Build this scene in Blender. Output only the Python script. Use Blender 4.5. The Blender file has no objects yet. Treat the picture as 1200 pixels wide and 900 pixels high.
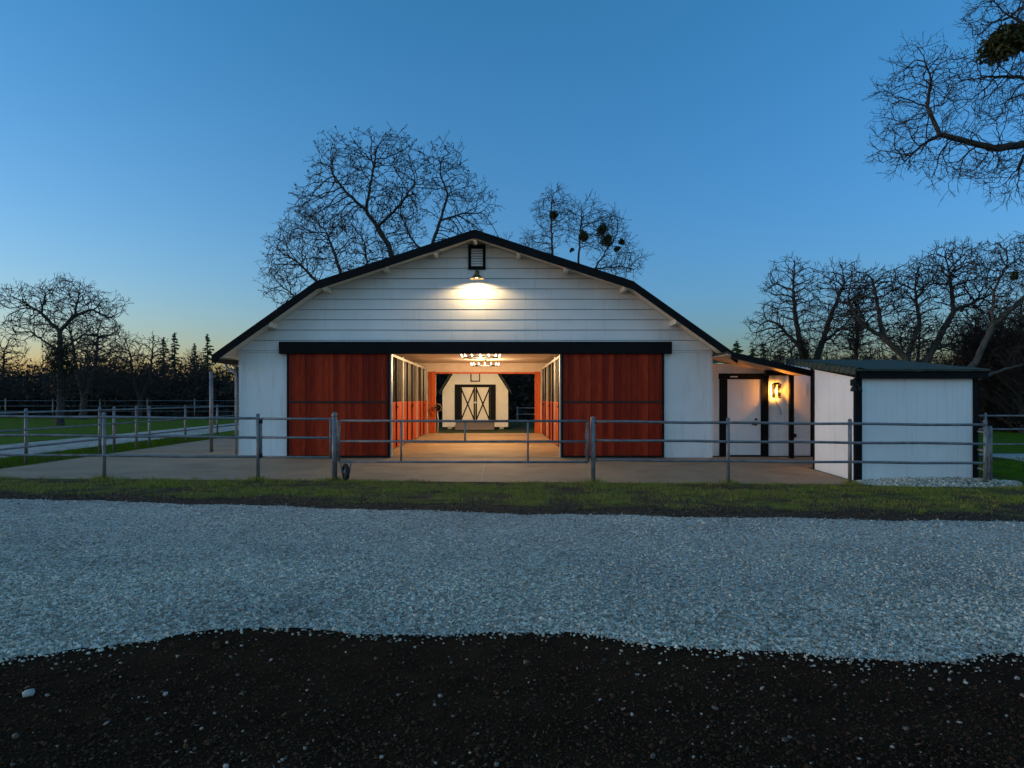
import bpy, bmesh, math, random
import numpy as np
from mathutils import Vector, Matrix

S = bpy.context.scene
COL = S.collection
R = math.radians
random.seed(11)

# ---------------------------------------------------------------- camera
CAM_Z = 1.52
cam_d = bpy.data.cameras.new('camera')
cam = bpy.data.objects.new('camera', cam_d)
COL.objects.link(cam)
cam.location = (0, 0, CAM_Z)
cam.rotation_euler = (R(90), 0, 0)
cam_d.sensor_fit = 'HORIZONTAL'
cam_d.sensor_width = 36.0
cam_d.lens = 24.0
cam_d.shift_x = 15 / 1200
cam_d.shift_y = 17 / 1200
cam_d.clip_start = 0.05
cam_d.clip_end = 2000
S.camera = cam
S.render.resolution_x, S.render.resolution_y = 1024, 768

# ---------------------------------------------------------------- sky, sun, exposure
SUN_EL, SUN_AZ = 1.5, -90.0
W = bpy.data.worlds.new('World')
S.world = W
W.use_nodes = True
wn = W.node_tree
bg = wn.nodes['Background']
sky = wn.nodes.new('ShaderNodeTexSky')
sky.sky_type = 'NISHITA'
sky.sun_disc = False
sky.sun_elevation = R(SUN_EL)
sky.sun_rotation = R(SUN_AZ)
sky.ozone_density = 3.5
sky.dust_density = 1.0
sky.air_density = 1.0
bg.inputs['Strength'].default_value = 0.1
# soft bluish glow added to the sky behind the camera, lights the barn front
geo = wn.nodes.new('ShaderNodeTexCoord')
nrm = wn.nodes.new('ShaderNodeVectorMath'); nrm.operation = 'NORMALIZE'
wn.links.new(geo.outputs['Generated'], nrm.inputs[0])
dot = wn.nodes.new('ShaderNodeVectorMath'); dot.operation = 'DOT_PRODUCT'
wn.links.new(nrm.outputs[0], dot.inputs[0])
aa = R(SUN_AZ + 180)
dot.inputs[1].default_value = (math.sin(R(165)), math.cos(R(165)), 0.25)
mr = wn.nodes.new('ShaderNodeMapRange'); mr.interpolation_type = 'SMOOTHSTEP'
wn.links.new(dot.outputs['Value'], mr.inputs['Value'])
mr.inputs['From Min'].default_value = 0.15
mr.inputs['From Max'].default_value = 1.0
mul = wn.nodes.new('ShaderNodeVectorMath'); mul.operation = 'SCALE'
mul.inputs[0].default_value = (0.09, 0.14, 0.16)
wn.links.new(mr.outputs[0], mul.inputs['Scale'])
add = wn.nodes.new('ShaderNodeVectorMath'); add.operation = 'ADD'
# dusk colour of the air: rosier towards the horizon, deeper blue overhead
sep = wn.nodes.new('ShaderNodeSeparateXYZ')
wn.links.new(nrm.outputs[0], sep.inputs[0])
el = wn.nodes.new('ShaderNodeMapRange')
wn.links.new(sep.outputs['Z'], el.inputs['Value'])
el.inputs['From Min'].default_value = 0.0
el.inputs['From Max'].default_value = 0.5
tint = wn.nodes.new('ShaderNodeMix'); tint.data_type = 'RGBA'
wn.links.new(el.outputs[0], tint.inputs['Factor'])
low = wn.nodes.new('ShaderNodeMix'); low.data_type = 'RGBA'      # rosy on the sunset side, blue away from it
side = wn.nodes.new('ShaderNodeMapRange'); side.interpolation_type = 'SMOOTHSTEP'
wn.links.new(sep.outputs['X'], side.inputs['Value'])
side.inputs['From Min'].default_value = -0.55
side.inputs['From Max'].default_value = 0.35
wn.links.new(side.outputs[0], low.inputs['Factor'])
low.inputs[6].default_value = (0.475, 0.392, 0.390, 1)
low.inputs[7].default_value = (0.31, 0.335, 0.420, 1)
wn.links.new(low.outputs[2], tint.inputs[6])
tint.inputs[7].default_value = (0.232, 0.405, 0.392, 1)
grade = wn.nodes.new('ShaderNodeVectorMath'); grade.operation = 'MULTIPLY'
wn.links.new(sky.outputs[0], grade.inputs[0])
wn.links.new(tint.outputs[2], grade.inputs[1])
wn.links.new(grade.outputs[0], add.inputs[0])
wn.links.new(mul.outputs[0], add.inputs[1])
wn.links.new(add.outputs[0], bg.inputs['Color'])

sun_d = bpy.data.lights.new('sun', 'SUN')
sun_d.energy = 0.06
sun_d.angle = R(20)
sun_d.color = (0.88, 1.0, 0.98)
sun = bpy.data.objects.new('sun', sun_d)
COL.objects.link(sun)
sun.location = (-20, 20, 30)
sdir = Vector((math.sin(R(SUN_AZ)), math.cos(R(SUN_AZ)), math.tan(R(SUN_EL))))
sun.rotation_euler = sdir.to_track_quat('Z', 'Y').to_euler()

S.view_settings.view_transform = 'Standard'
S.view_settings.look = 'None'
S.view_settings.gamma = 1.0
S.view_settings.use_curve_mapping = False
S.view_settings.exposure = 4.25
S.cycles.use_denoising = True
S.cycles.max_bounces = 8
S.cycles.transparent_max_bounces = 12
S.cycles.sample_clamp_indirect = 1.0

# ---------------------------------------------------------------- helpers
def tag(o, label=None, cat=None, group=None, kind=None):
    if label: o['label'] = label
    if cat: o['category'] = cat
    if group: o['group'] = group
    if kind: o['kind'] = kind
    return o

def thing(name, label, cat, loc=(0, 0, 0), rz=0.0, group=None):
    o = bpy.data.objects.new(name, None)
    COL.objects.link(o)
    o.location = loc
    o.rotation_euler = (0, 0, rz)
    o.empty_display_size = 0.2
    return tag(o, label, cat, group)

def copy_thing(root, loc, rz=0.0, scale=1.0, label=None, group=None):
    r = root.copy()
    COL.objects.link(r)
    r.location = loc
    r.rotation_euler = (0, 0, rz)
    r.scale = (scale, scale, scale)
    if label: r['label'] = label
    if group: r['group'] = group
    for ch in list(root.children):
        c = ch.copy(); COL.objects.link(c); c.parent = r
        for g in list(ch.children):
            d = g.copy(); COL.objects.link(d); d.parent = c
    return r

class MB:
    """collects shapes and links them as one mesh object"""
    def __init__(s):
        s.v = []; s.f = []
    def poly(s, pts, faces):
        b = len(s.v)
        s.v.extend([tuple(p) for p in pts])
        s.f.extend([tuple(b + i for i in f) for f in faces])
    def box(s, x0, x1, y0, y1, z0, z1):
        s.poly([(x0, y0, z0), (x1, y0, z0), (x1, y1, z0), (x0, y1, z0),
                (x0, y0, z1), (x1, y0, z1), (x1, y1, z1), (x0, y1, z1)],
               [(3, 2, 1, 0), (4, 5, 6, 7), (0, 1, 5, 4), (1, 2, 6, 5), (2, 3, 7, 6), (3, 0, 4, 7)])
        return s
    def prism(s, poly, y0, y1, axis='y'):
        n = len(poly)
        if axis == 'y':
            a = [(p[0], y0, p[1]) for p in poly] + [(p[0], y1, p[1]) for p in poly]
        else:
            a = [(y0, p[0], p[1]) for p in poly] + [(y1, p[0], p[1]) for p in poly]
        f = [tuple(range(n)), tuple(range(2 * n - 1, n - 1, -1))]
        for i in range(n):
            j = (i + 1) % n
            f.append((i, i + n, j + n, j))
        s.poly(a, f)
        return s
    def beam(s, p0, p1, w, h):
        """rectangular bar from p0 to p1"""
        p0, p1 = Vector(p0), Vector(p1)
        d = (p1 - p0).normalized()
        up = Vector((0, 0, 1)) if abs(d.z) < 0.95 else Vector((0, 1, 0))
        a = d.cross(up).normalized() * w / 2
        b = a.cross(d).normalized() * h / 2
        q = []
        for p in (p0, p1):
            q += [p - a - b, p + a - b, p + a + b, p - a + b]
        s.poly(q, [(3, 2, 1, 0), (4, 5, 6, 7), (0, 1, 5, 4), (1, 2, 6, 5), (2, 3, 7, 6), (3, 0, 4, 7)])
        return s
    def tube(s, pts, rad, n=8, cap=True):
        pts = [Vector(p) for p in pts]
        if not hasattr(rad, '__len__'): rad = [rad] * len(pts)
        b = len(s.v)
        ref = None
        for i, p in enumerate(pts):
            d = (pts[min(i + 1, len(pts) - 1)] - pts[max(i - 1, 0)]).normalized()
            if ref is None:
                ref = Vector((0, 0, 1)) if abs(d.z) < 0.9 else Vector((1, 0, 0))
            a = d.cross(ref).normalized()
            c = a.cross(d)
            ref = c
            for k in range(n):
                t = 2 * math.pi * k / n
                s.v.append(tuple(p + (a * math.cos(t) + c * math.sin(t)) * rad[i]))
        for i in range(len(pts) - 1):
            for k in range(n):
                s.f.append((b + i * n + k, b + i * n + (k + 1) % n, b + (i + 1) * n + (k + 1) % n, b + (i + 1) * n + k))
        if cap:
            s.f.append(tuple(b + k for k in reversed(range(n))))
            s.f.append(tuple(b + (len(pts) - 1) * n + k for k in range(n)))
        return s
    def lathe(s, prof, c=(0, 0, 0), n=20, axis='z'):
        b = len(s.v)
        for r, h in prof:
            for k in range(n):
                t = 2 * math.pi * k / n
                if axis == 'z': q = (c[0] + r * math.cos(t), c[1] + r * math.sin(t), c[2] + h)
                elif axis == 'x': q = (c[0] + h, c[1] + r * math.cos(t), c[2] + r * math.sin(t))
                else: q = (c[0] + r * math.cos(t), c[1] + h, c[2] + r * math.sin(t))
                s.v.append(q)
        for i in range(len(prof) - 1):
            for k in range(n):
                s.f.append((b + i * n + k, b + i * n + (k + 1) % n, b + (i + 1) * n + (k + 1) % n, b + (i + 1) * n + k))
        return s
    def torus(s, c, R0, r, n=24, m=8, rot=None):
        b = len(s.v)
        for i in range(n):
            t = 2 * math.pi * i / n
            for j in range(m):
                u = 2 * math.pi * j / m
                q = Vector(((R0 + r * math.cos(u)) * math.cos(t), (R0 + r * math.cos(u)) * math.sin(t), r * math.sin(u)))
                if rot: q = rot @ q
                s.v.append(tuple(q + Vector(c)))
        for i in range(n):
            for j in range(m):
                s.f.append((b + i * m + j, b + ((i + 1) % n) * m + j, b + ((i + 1) % n) * m + (j + 1) % m, b + i * m + (j + 1) % m))
        return s
    def build(s, name, mat, parent=None, smooth=False, bevel=0.0):
        me = bpy.data.meshes.new(name)
        me.from_pydata(s.v, [], s.f)
        bm = bmesh.new(); bm.from_mesh(me)
        bmesh.ops.recalc_face_normals(bm, faces=bm.faces)
        bm.to_mesh(me); bm.free()
        return link(name, me, mat, parent, smooth, bevel)

def link(name, me, mat, parent=None, smooth=False, bevel=0.0):
    me.materials.append(mat)
    if smooth:
        me.polygons.foreach_set('use_smooth', [True] * len(me.polygons))
    o = bpy.data.objects.new(name, me)
    COL.objects.link(o)
    if parent: o.parent = parent
    if bevel:
        m = o.modifiers.new('bevel', 'BEVEL'); m.width = bevel; m.segments = 1; m.limit_method = 'ANGLE'
    return o

def np_mesh(name, V, F, mat, parent=None, smooth=False):
    """V (n,3), F (m,k) same sized faces"""
    me = bpy.data.meshes.new(name)
    V = np.asarray(V, dtype=np.float32); F = np.asarray(F, dtype=np.int32)
    m, k = F.shape
    me.vertices.add(len(V)); me.vertices.foreach_set('co', V.ravel())
    me.loops.add(m * k); me.loops.foreach_set('vertex_index', F.ravel())
    me.polygons.add(m)
    me.polygons.foreach_set('loop_start', np.arange(0, m * k, k, dtype=np.int32))
    me.update(calc_edges=True)
    me.validate()
    return link(name, me, mat, parent, smooth)

# ---------------------------------------------------------------- materials
def rgb(c): return (c[0], c[1], c[2], 1)

class NT:
    def __init__(s, name):
        s.m = bpy.data.materials.new(name); s.m.use_nodes = True
        s.t = s.m.node_tree; s.p = s.t.nodes['Principled BSDF']
        s.tc = s.t.nodes.new('ShaderNodeTexCoord')
        s.g = s.t.nodes.new('ShaderNodeNewGeometry')
    def n(s, t): return s.t.nodes.new(t)
    def l(s, a, b): s.t.links.new(a, b)
    def noise(s, scale, detail=4, rough=0.6, stretch=None, world=True):
        nz = s.n('ShaderNodeTexNoise')
        nz.inputs['Scale'].default_value = scale
        nz.inputs['Detail'].default_value = detail
        nz.inputs['Roughness'].default_value = rough
        src = s.g.outputs['Position'] if world else s.tc.outputs['Object']
        if stretch:
            mp = s.n('ShaderNodeMapping'); mp.inputs['Scale'].default_value = stretch
            s.l(src, mp.inputs['Vector']); src = mp.outputs[0]
        s.l(src, nz.inputs['Vector'])
        return nz.outputs['Fac']
    def ramp(s, fac, stops):
        r = s.n('ShaderNodeValToRGB')
        e = r.color_ramp.elements
        e[0].position, e[0].color = stops[0][0], rgb(stops[0][1])
        e[1].position, e[1].color = stops[-1][0], rgb(stops[-1][1])
        for p, c in stops[1:-1]:
            q = e.new(p); q.color = rgb(c)
        s.l(fac, r.inputs[0])
        return r.outputs[0]
    def mix(s, fac, a, b, mode='MIX'):
        m = s.n('ShaderNodeMix'); m.data_type = 'RGBA'; m.blend_type = mode
        if isinstance(fac, (int, float)): m.inputs['Factor'].default_value = fac
        else: s.l(fac, m.inputs['Factor'])
        for v, i in ((a, 6), (b, 7)):
            if isinstance(v, tuple): m.inputs[i].default_value = rgb(v)
            else: s.l(v, m.inputs[i])
        return m.outputs[2]
    def bump(s, h, strength, dist):
        b = s.n('ShaderNodeBump')
        b.inputs['Strength'].default_value = strength
        b.inputs['Distance'].default_value = dist
        s.l(h, b.inputs['Height']); s.l(b.outputs[0], s.p.inputs['Normal'])
        return b
    def col(s, c):
        if isinstance(c, tuple): s.p.inputs['Base Color'].default_value = rgb(c)
        else: s.l(c, s.p.inputs['Base Color'])
    def rough(s, v): s.p.inputs['Roughness'].default_value = v

def simple(name, c, rough=0.6, var=0.25, scale=6.0, bump=0.2, dist=0.004, metal=0.0, stretch=None, spec=0.4):
    s = NT(name)
    f = s.noise(scale, 5, 0.65, stretch)
    lo = tuple(x * (1 - var) for x in c); hi = tuple(min(1, x * (1 + var)) for x in c)
    s.col(s.ramp(f, [(0.3, lo), (0.7, hi)]))
    s.rough(rough)
    s.p.inputs['Metallic'].default_value = metal
    s.p.inputs['Specular IOR Level'].default_value = spec
    if bump: s.bump(s.noise(scale * 6, 3, 0.6, stretch), bump, dist)
    return s.m

def planks(name, lo, mid, hi, width, axis, rough=0.5):
    """stained vertical boards: each board its own tone, long grain"""
    s = NT(name)
    sx = s.n('ShaderNodeSeparateXYZ'); s.l(s.g.outputs['Position'], sx.inputs[0])
    dv = s.n('ShaderNodeMath'); dv.operation = 'DIVIDE'; dv.inputs[1].default_value = width
    s.l(sx.outputs[axis], dv.inputs[0])
    fl = s.n('ShaderNodeMath'); fl.operation = 'FLOOR'; s.l(dv.outputs[0], fl.inputs[0])
    wn_ = s.n('ShaderNodeTexWhiteNoise'); wn_.noise_dimensions = '1D'; s.l(fl.outputs[0], wn_.inputs['W'])
    grain = s.noise(3.0, 6, 0.7, (26, 26, 1.1))
    knots = s.noise(2.2, 3, 0.6, (5, 5, 1.2))
    m1 = s.n('ShaderNodeMath'); m1.operation = 'MULTIPLY_ADD'
    s.l(grain, m1.inputs[0]); m1.inputs[1].default_value = 0.55
    m2 = s.n('ShaderNodeMath'); m2.operation = 'MULTIPLY'; s.l(wn_.outputs[0], m2.inputs[0]); m2.inputs[1].default_value = 0.34
    s.l(m2.outputs[0], m1.inputs[2])
    m3 = s.n('ShaderNodeMath'); m3.operation = 'MULTIPLY_ADD'; s.l(knots, m3.inputs[0]); m3.inputs[1].default_value = 0.48
    s.l(m1.outputs[0], m3.inputs[2])
    s.col(s.ramp(m3.outputs[0], [(0.3, lo), (0.62, mid), (0.95, hi)]))
    s.rough(rough)
    s.p.inputs['Specular IOR Level'].default_value = 0.12
    s.bump(grain, 0.3, 0.003)
    return s.m

def emit(name, c, k):
    s = NT(name)
    s.p.inputs['Base Color'].default_value = rgb(c)
    s.p.inputs['Emission Color'].default_value = rgb(c)
    s.p.inputs['Emission Strength'].default_value = k
    return s.m

def thin_glass(name, tint):
    m = bpy.data.materials.new(name); m.use_nodes = True
    t = m.node_tree
    for n in list(t.nodes):
        if n.type != 'OUTPUT_MATERIAL': t.nodes.remove(n)
    out = [n for n in t.nodes if n.type == 'OUTPUT_MATERIAL'][0]
    a = t.nodes.new('ShaderNodeBsdfTransparent'); a.inputs[0].default_value = rgb(tint)
    b = t.nodes.new('ShaderNodeBsdfGlossy'); b.inputs['Roughness'].default_value = 0.08
    x = t.nodes.new('ShaderNodeMixShader')
    fr = t.nodes.new('ShaderNodeFresnel'); fr.inputs[0].default_value = 1.45
    t.links.new(fr.outputs[0], x.inputs[0]); t.links.new(a.outputs[0], x.inputs[1]); t.links.new(b.outputs[0], x.inputs[2])
    t.links.new(x.outputs[0], out.inputs['Surface'])
    return m

M = {}
def white_paint():
    s = NT('white_paint')
    base = s.ramp(s.noise(0.9, 5, 0.6), [(0.3, (0.71, 0.70, 0.685)), (0.7, (0.80, 0.795, 0.78))])
    streak = s.noise(1.6, 5, 0.7, (5, 5, 0.5))
    dirt = s.ramp(streak, [(0.55, (1, 1, 1)), (0.8, (0.78, 0.75, 0.68))])
    c = s.mix(0.85, base, dirt, 'MULTIPLY')
    s.col(c); s.rough(0.62)
    s.p.inputs['Specular IOR Level'].default_value = 0.3
    s.bump(s.noise(22, 4, 0.6), 0.25, 0.003)
    return s.m
M['white'] = white_paint()
M['cream'] = simple('cream_paint', (0.74, 0.68, 0.56), 0.6, 0.06, 2.0, 0.2)
M['black'] = simple('black_paint', (0.007, 0.0068, 0.0075), 0.7, 0.35, 4, 0.2, spec=0.12)
M['door_wood'] = planks('redwood_door', (0.10, 0.008, 0.003), (0.25, 0.0175, 0.005), (0.46, 0.046, 0.011), 0.145, 0)
M['stall_wood'] = planks('redwood_stall', (0.26, 0.034, 0.009), (0.44, 0.066, 0.014), (0.58, 0.11, 0.022), 0.155, 1)
M['jamb_wood'] = planks('redwood_jamb', (0.30, 0.05, 0.015), (0.46, 0.085, 0.024), (0.58, 0.13, 0.035), 0.16, 0)
M['old_wood'] = simple('old_wood', (0.17, 0.12, 0.08), 0.8, 0.4, 3, 0.4, stretch=(8, 8, 1))
M['ceiling'] = simple('ceiling_boards', (0.62, 0.48, 0.36), 0.7, 0.12, 2, 0.2, stretch=(1, 6, 1))
M['post_metal'] = simple('stall_post_metal', (0.56, 0.52, 0.44), 0.4, 0.12, 8, 0.1, metal=0.35)
M['bar_metal'] = simple('grille_metal', (0.13, 0.115, 0.09), 0.45, 0.2, 8, 0, metal=0.5)
M['shingle'] = simple('roof_shingle', (0.035, 0.038, 0.036), 0.9, 0.5, 9, 0.6, 0.01)
M['moss_shingle'] = simple('mossy_shingle', (0.040, 0.050, 0.034), 0.9, 0.5, 7, 0.8, 0.012)
M['iron'] = simple('black_iron', (0.02, 0.018, 0.016), 0.5, 0.3, 8, 0.1, metal=0.5)
M['brass'] = simple('lamp_shade_metal', (0.20, 0.15, 0.07), 0.4, 0.2, 8, 0, metal=0.6)
M['shade_in'] = simple('lamp_shade_lining', (0.8, 0.74, 0.6), 0.5, 0.05, 8, 0)
M['bulb'] = emit('lit_bulb', (1.0, 0.84, 0.58), 0.7)
M['bulb_hot'] = emit('lit_bulb_bright', (1.0, 0.62, 0.20), 1.2)
M['glass'] = thin_glass('lantern_glass', (1.0, 0.86, 0.6))
M['rubber'] = simple('black_rubber', (0.016, 0.015, 0.014), 0.85, 0.3, 10, 0.2)
M['white_plastic'] = simple('white_plastic', (0.72, 0.72, 0.7), 0.4, 0.05, 5, 0)
M['hose'] = simple('brown_hose', (0.22, 0.10, 0.05), 0.5, 0.2, 8, 0)

def galvanised():
    s = NT('galvanised_pipe')
    a = s.ramp(s.noise(5, 6, 0.7), [(0.3, (0.105, 0.105, 0.11)), (0.7, (0.24, 0.24, 0.245))])
    rust = s.ramp(s.noise(3.2, 6, 0.7, (1, 1, 1)), [(0.56, (0, 0, 0)), (0.68, (1, 1, 1))])
    s.col(s.mix(rust, a, (0.14, 0.095, 0.07)))
    s.p.inputs['Metallic'].default_value = 0.35
    s.rough(0.55)
    return s.m
M['pipe'] = galvanised()

def concrete(name, lo, hi, stain):
    s = NT(name)
    a = s.ramp(s.noise(1.1, 7, 0.68), [(0.3, lo), (0.7, hi)])
    b = s.ramp(s.noise(0.55, 6, 0.75, (1, 1.6, 1)), [(0.5, (1, 1, 1)), (0.72, stain)])
    c = s.mix(0.8, a, b, 'MULTIPLY')
    fine = s.ramp(s.noise(160, 2, 0.6), [(0.3, (0.82, 0.82, 0.82)), (0.7, (1.1, 1.1, 1.1))])
    s.col(s.mix(0.7, c, fine, 'MULTIPLY'))
    s.rough(0.8)
    s.bump(s.noise(60, 5, 0.7), 0.3, 0.004)
    return s.m
M['concrete'] = concrete('apron_concrete', (0.30, 0.175, 0.09), (0.43, 0.265, 0.145), (0.56, 0.50, 0.45))
M['aisle'] = concrete('aisle_concrete', (0.27, 0.172, 0.078), (0.42, 0.282, 0.13), (0.5, 0.42, 0.34))

def gravel(name, near=True):
    s = NT(name)
    v = s.n('ShaderNodeTexVoronoi'); v.inputs['Scale'].default_value = 42
    s.l(s.g.outputs['Position'], v.inputs['Vector'])
    sep = s.n('ShaderNodeSeparateColor'); s.l(v.outputs['Color'], sep.inputs[0])
    a = s.ramp(sep.outputs[0], [(0.0, (0.16, 0.14, 0.11)), (0.5, (0.43, 0.385, 0.305)), (1.0, (0.70, 0.65, 0.55))])
    big = s.ramp(s.noise(0.55, 5, 0.6), [(0.35, (0.72, 0.72, 0.75)), (0.7, (1.1, 1.1, 1.08))])
    s.col(s.mix(1.0, a, big, 'MULTIPLY'))
    s.rough(0.9)
    inv = s.n('ShaderNodeMath'); inv.operation = 'SUBTRACT'; inv.inputs[0].default_value = 1
    s.l(v.outputs['Distance'], inv.inputs[1])
    s.bump(inv.outputs[0], 0.9, 0.02)
    return s.m
M['gravel'] = gravel('gravel')

def stone_mat(name, lo, mid, hi, scale=33):
    s = NT(name)
    v = s.n('ShaderNodeTexVoronoi'); v.inputs['Scale'].default_value = scale
    s.l(s.g.outputs['Position'], v.inputs['Vector'])
    sep = s.n('ShaderNodeSeparateColor'); s.l(v.outputs['Color'], sep.inputs[0])
    big = s.ramp(s.noise(0.5, 4, 0.6, (0.6, 1.2, 1)), [(0.33, (0.66, 0.68, 0.72)), (0.66, (1.08, 1.08, 1.06))])
    s.col(s.mix(1, s.ramp(sep.outputs[1], [(0, lo), (0.5, mid), (1, hi)]), big, 'MULTIPLY'))
    s.rough(0.9); s.p.inputs['Specular IOR Level'].default_value = 0.08
    return s.m
M['stone'] = stone_mat('gravel_stone', (0.21, 0.18, 0.135), (0.50, 0.44, 0.335), (0.80, 0.73, 0.60))
M['clod'] = stone_mat('soil_clod', (0.030, 0.0138, 0.0072), (0.050, 0.024, 0.0125), (0.10, 0.055, 0.031), 50)
M['pebble'] = stone_mat('pale_pebble', (0.07, 0.055, 0.045), (0.16, 0.135, 0.11), (0.40, 0.35, 0.30), 20)

def soil():
    s = NT('dark_soil')
    a = s.ramp(s.noise(3.5, 8, 0.75), [(0.3, (0.024, 0.0115, 0.0064)), (0.7, (0.066, 0.0325, 0.0165))])
    sp = s.ramp(s.noise(75, 3, 0.7), [(0.62, (0, 0, 0)), (0.74, (1, 1, 1))])
    s.col(s.mix(sp, a, (0.07, 0.046, 0.031)))
    s.rough(0.95); s.p.inputs['Specular IOR Level'].default_value = 0.02
    s.bump(s.noise(45, 6, 0.8), 1.0, 0.03)
    return s.m
M['soil'] = soil()

def turf(name, dirt_amt, green_lo, green_hi):
    s = NT(name)
    g = s.ramp(s.noise(2.2, 7, 0.7), [(0.3, green_lo), (0.7, green_hi)])
    d = s.ramp(s.noise(14, 6, 0.75), [(0.3, (0.035, 0.022, 0.015)), (0.7, (0.12, 0.08, 0.055))])
    m = s.ramp(s.noise(1.3, 7, 0.72), [(dirt_amt, (1, 1, 1)), (dirt_amt + 0.18, (0, 0, 0))])
    s.col(s.mix(m, g, d))
    s.rough(0.95); s.p.inputs['Specular IOR Level'].default_value = 0.03
    s.bump(s.noise(55, 5, 0.75), 0.9, 0.02)
    return s.m
M['verge'] = turf('verge_turf', 0.44, (0.10, 0.098, 0.018), (0.21, 0.20, 0.036))
M['verge_dirt'] = turf('verge_dirt', 0.62, (0.05, 0.045, 0.018), (0.09, 0.08, 0.03))
M['lawn'] = turf('lawn_turf', 0.34, (0.055, 0.095, 0.004), (0.11, 0.19, 0.007))
M['ground'] = turf('rough_ground', 0.40, (0.020, 0.040, 0.010), (0.040, 0.075, 0.015))

def blade():
    s = NT('grass_blade')
    c = s.ramp(s.noise(1.7, 6, 0.7), [(0.32, (0.24, 0.165, 0.06)), (0.52, (0.27, 0.25, 0.04)), (0.75, (0.20, 0.30, 0.022))])
    f = s.ramp(s.noise(90, 2, 0.5), [(0.3, (0.5, 0.5, 0.5)), (0.7, (1.35, 1.3, 1.2))])
    s.col(s.mix(1, c, f, 'MULTIPLY'))
    s.rough(0.7); s.p.inputs['Specular IOR Level'].default_value = 0.2
    return s.m
M['blade'] = blade()
def leaf(name, lo, hi, sc=8):
    s = NT(name)
    s.col(s.ramp(s.noise(sc, 4, 0.7, world=False), [(0.3, lo), (0.7, hi)]))
    s.rough(0.75); s.p.inputs['Specular IOR Level'].default_value = 0.2
    return s.m
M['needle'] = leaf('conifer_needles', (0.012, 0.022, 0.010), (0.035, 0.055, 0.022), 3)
M['needle_fir'] = leaf('fir_needles', (0.025, 0.045, 0.014), (0.065, 0.10, 0.03), 3)  # paler green needle colour used on the firs
M['ivy'] = leaf('ivy_leaves', (0.012, 0.015, 0.010), (0.03, 0.032, 0.018))
M['mistletoe'] = leaf('mistletoe_leaves', (0.016, 0.022, 0.006), (0.055, 0.06, 0.018))
M['dead_leaf'] = leaf('dead_leaves', (0.03, 0.02, 0.012), (0.075, 0.05, 0.03))
M['brush'] = leaf('brush_leaves', (0.014, 0.014, 0.011), (0.036, 0.031, 0.024), 0.6)
M['thicket'] = leaf('thicket_leaves', (0.022, 0.017, 0.014), (0.075, 0.052, 0.040), 0.6)
M['bark'] = simple('oak_bark', (0.058, 0.050, 0.044), 0.9, 0.45, 5, 0.9, 0.02, stretch=(3, 3, 1), spec=0.15)
M['bark_pale'] = simple('pale_oak_bark', (0.085, 0.074, 0.062), 0.9, 0.5, 4, 0.9, 0.02, stretch=(3, 3, 1), spec=0.15)
M['twig'] = simple('twig_bark', (0.042, 0.034, 0.030), 0.9, 0.3, 4, 0, spec=0.15)

# ---------------------------------------------------------------- ground
def gz(X, Y):
    X = np.asarray(X, float); Y = np.asarray(Y, float)
    t = np.clip((17.4 - Y) / 4.2, 0, 1)
    z = -0.08 * t - 0.0075 * np.clip(X, -15, 15) * t
    return z - 0.012 * np.clip(13.2 - Y, 0, 14)

def wob(x, seed=0.0, amp=1.0):
    x = np.asarray(x, float)
    return amp * (0.5 * np.sin(x * 1.9 + seed) + 0.3 * np.sin(x * 4.7 + 2.1 * seed) + 0.2 * np.sin(x * 11.3 + 3 * seed) + 0.12 * np.sin(x * 27 + seed))

def sheet(name, xs, y0, y1, ny, mat, off, smooth=True):
    """ground sheet between two edge lines sampled at xs"""
    xs = np.asarray(xs, float); nx = len(xs)
    t = np.linspace(0, 1, ny)
    X = np.repeat(xs[:, None], ny, 1)
    Y = y0[:, None] * (1 - t) + y1[:, None] * t
    Z = gz(X, Y) + off
    V = np.stack([X, Y, Z], -1).reshape(-1, 3)
    i, j = np.meshgrid(np.arange(nx - 1), np.arange(ny - 1), indexing='ij')
    a = i * ny + j
    F = np.stack([a, a + ny, a + ny + 1, a + 1], -1).reshape(-1, 4)
    o = np_mesh(name, V, F, mat, None, smooth)
    tag(o, kind='structure')
    return o

gx = np.concatenate([np.linspace(-600, -20, 12), np.linspace(-15, 15, 31), np.linspace(20, 600, 12)])
gyl = np.concatenate([np.linspace(-60, 2, 5), np.linspace(3, 17.4, 30), np.linspace(20, 900, 12)])
GX, GY = np.meshgrid(gx, gyl, indexing='ij')
V = np.stack([GX, GY, gz(GX, GY) - 0.016], -1).reshape(-1, 3)
ny_ = len(gyl)
i_, j_ = np.meshgrid(np.arange(len(gx) - 1), np.arange(ny_ - 1), indexing='ij')
a_ = i_ * ny_ + j_
tag(np_mesh('ground', V, np.stack([a_, a_ + ny_, a_ + ny_ + 1, a_ + 1], -1).reshape(-1, 4), M['ground']), kind='structure')

DIRT_EDGE = np.array([(-14, 4.3), (-5, 4.2), (-3.22, 4.41), (-2.7, 4.65), (-2.43, 4.80), (-2.21, 4.98), (-1.8, 5.04), (-0.83, 4.93), (0.09, 4.95),
                      (0.59, 4.98), (0.94, 4.85), (1.27, 4.72), (1.71, 4.65), (2.58, 4.54), (3.02, 4.52), (3.58, 4.66), (6, 4.7), (14, 4.6)])
FAR_EDGE = np.array([(-14, 11.3), (-7.9, 10.8), (-3.7, 10.3), (0.2, 9.8), (3.8, 9.6), (7.26, 9.44), (14, 9.2)])
def dirt_edge(x): return np.interp(x, DIRT_EDGE[:, 0], DIRT_EDGE[:, 1]) + wob(x * 2, 1.0, 0.05)
def far_edge(x): return np.interp(x, FAR_EDGE[:, 0], FAR_EDGE[:, 1]) + wob(x * 1.3, 4.0, 0.09)
xs = np.arange(-14, 14.01, 0.08)
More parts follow.
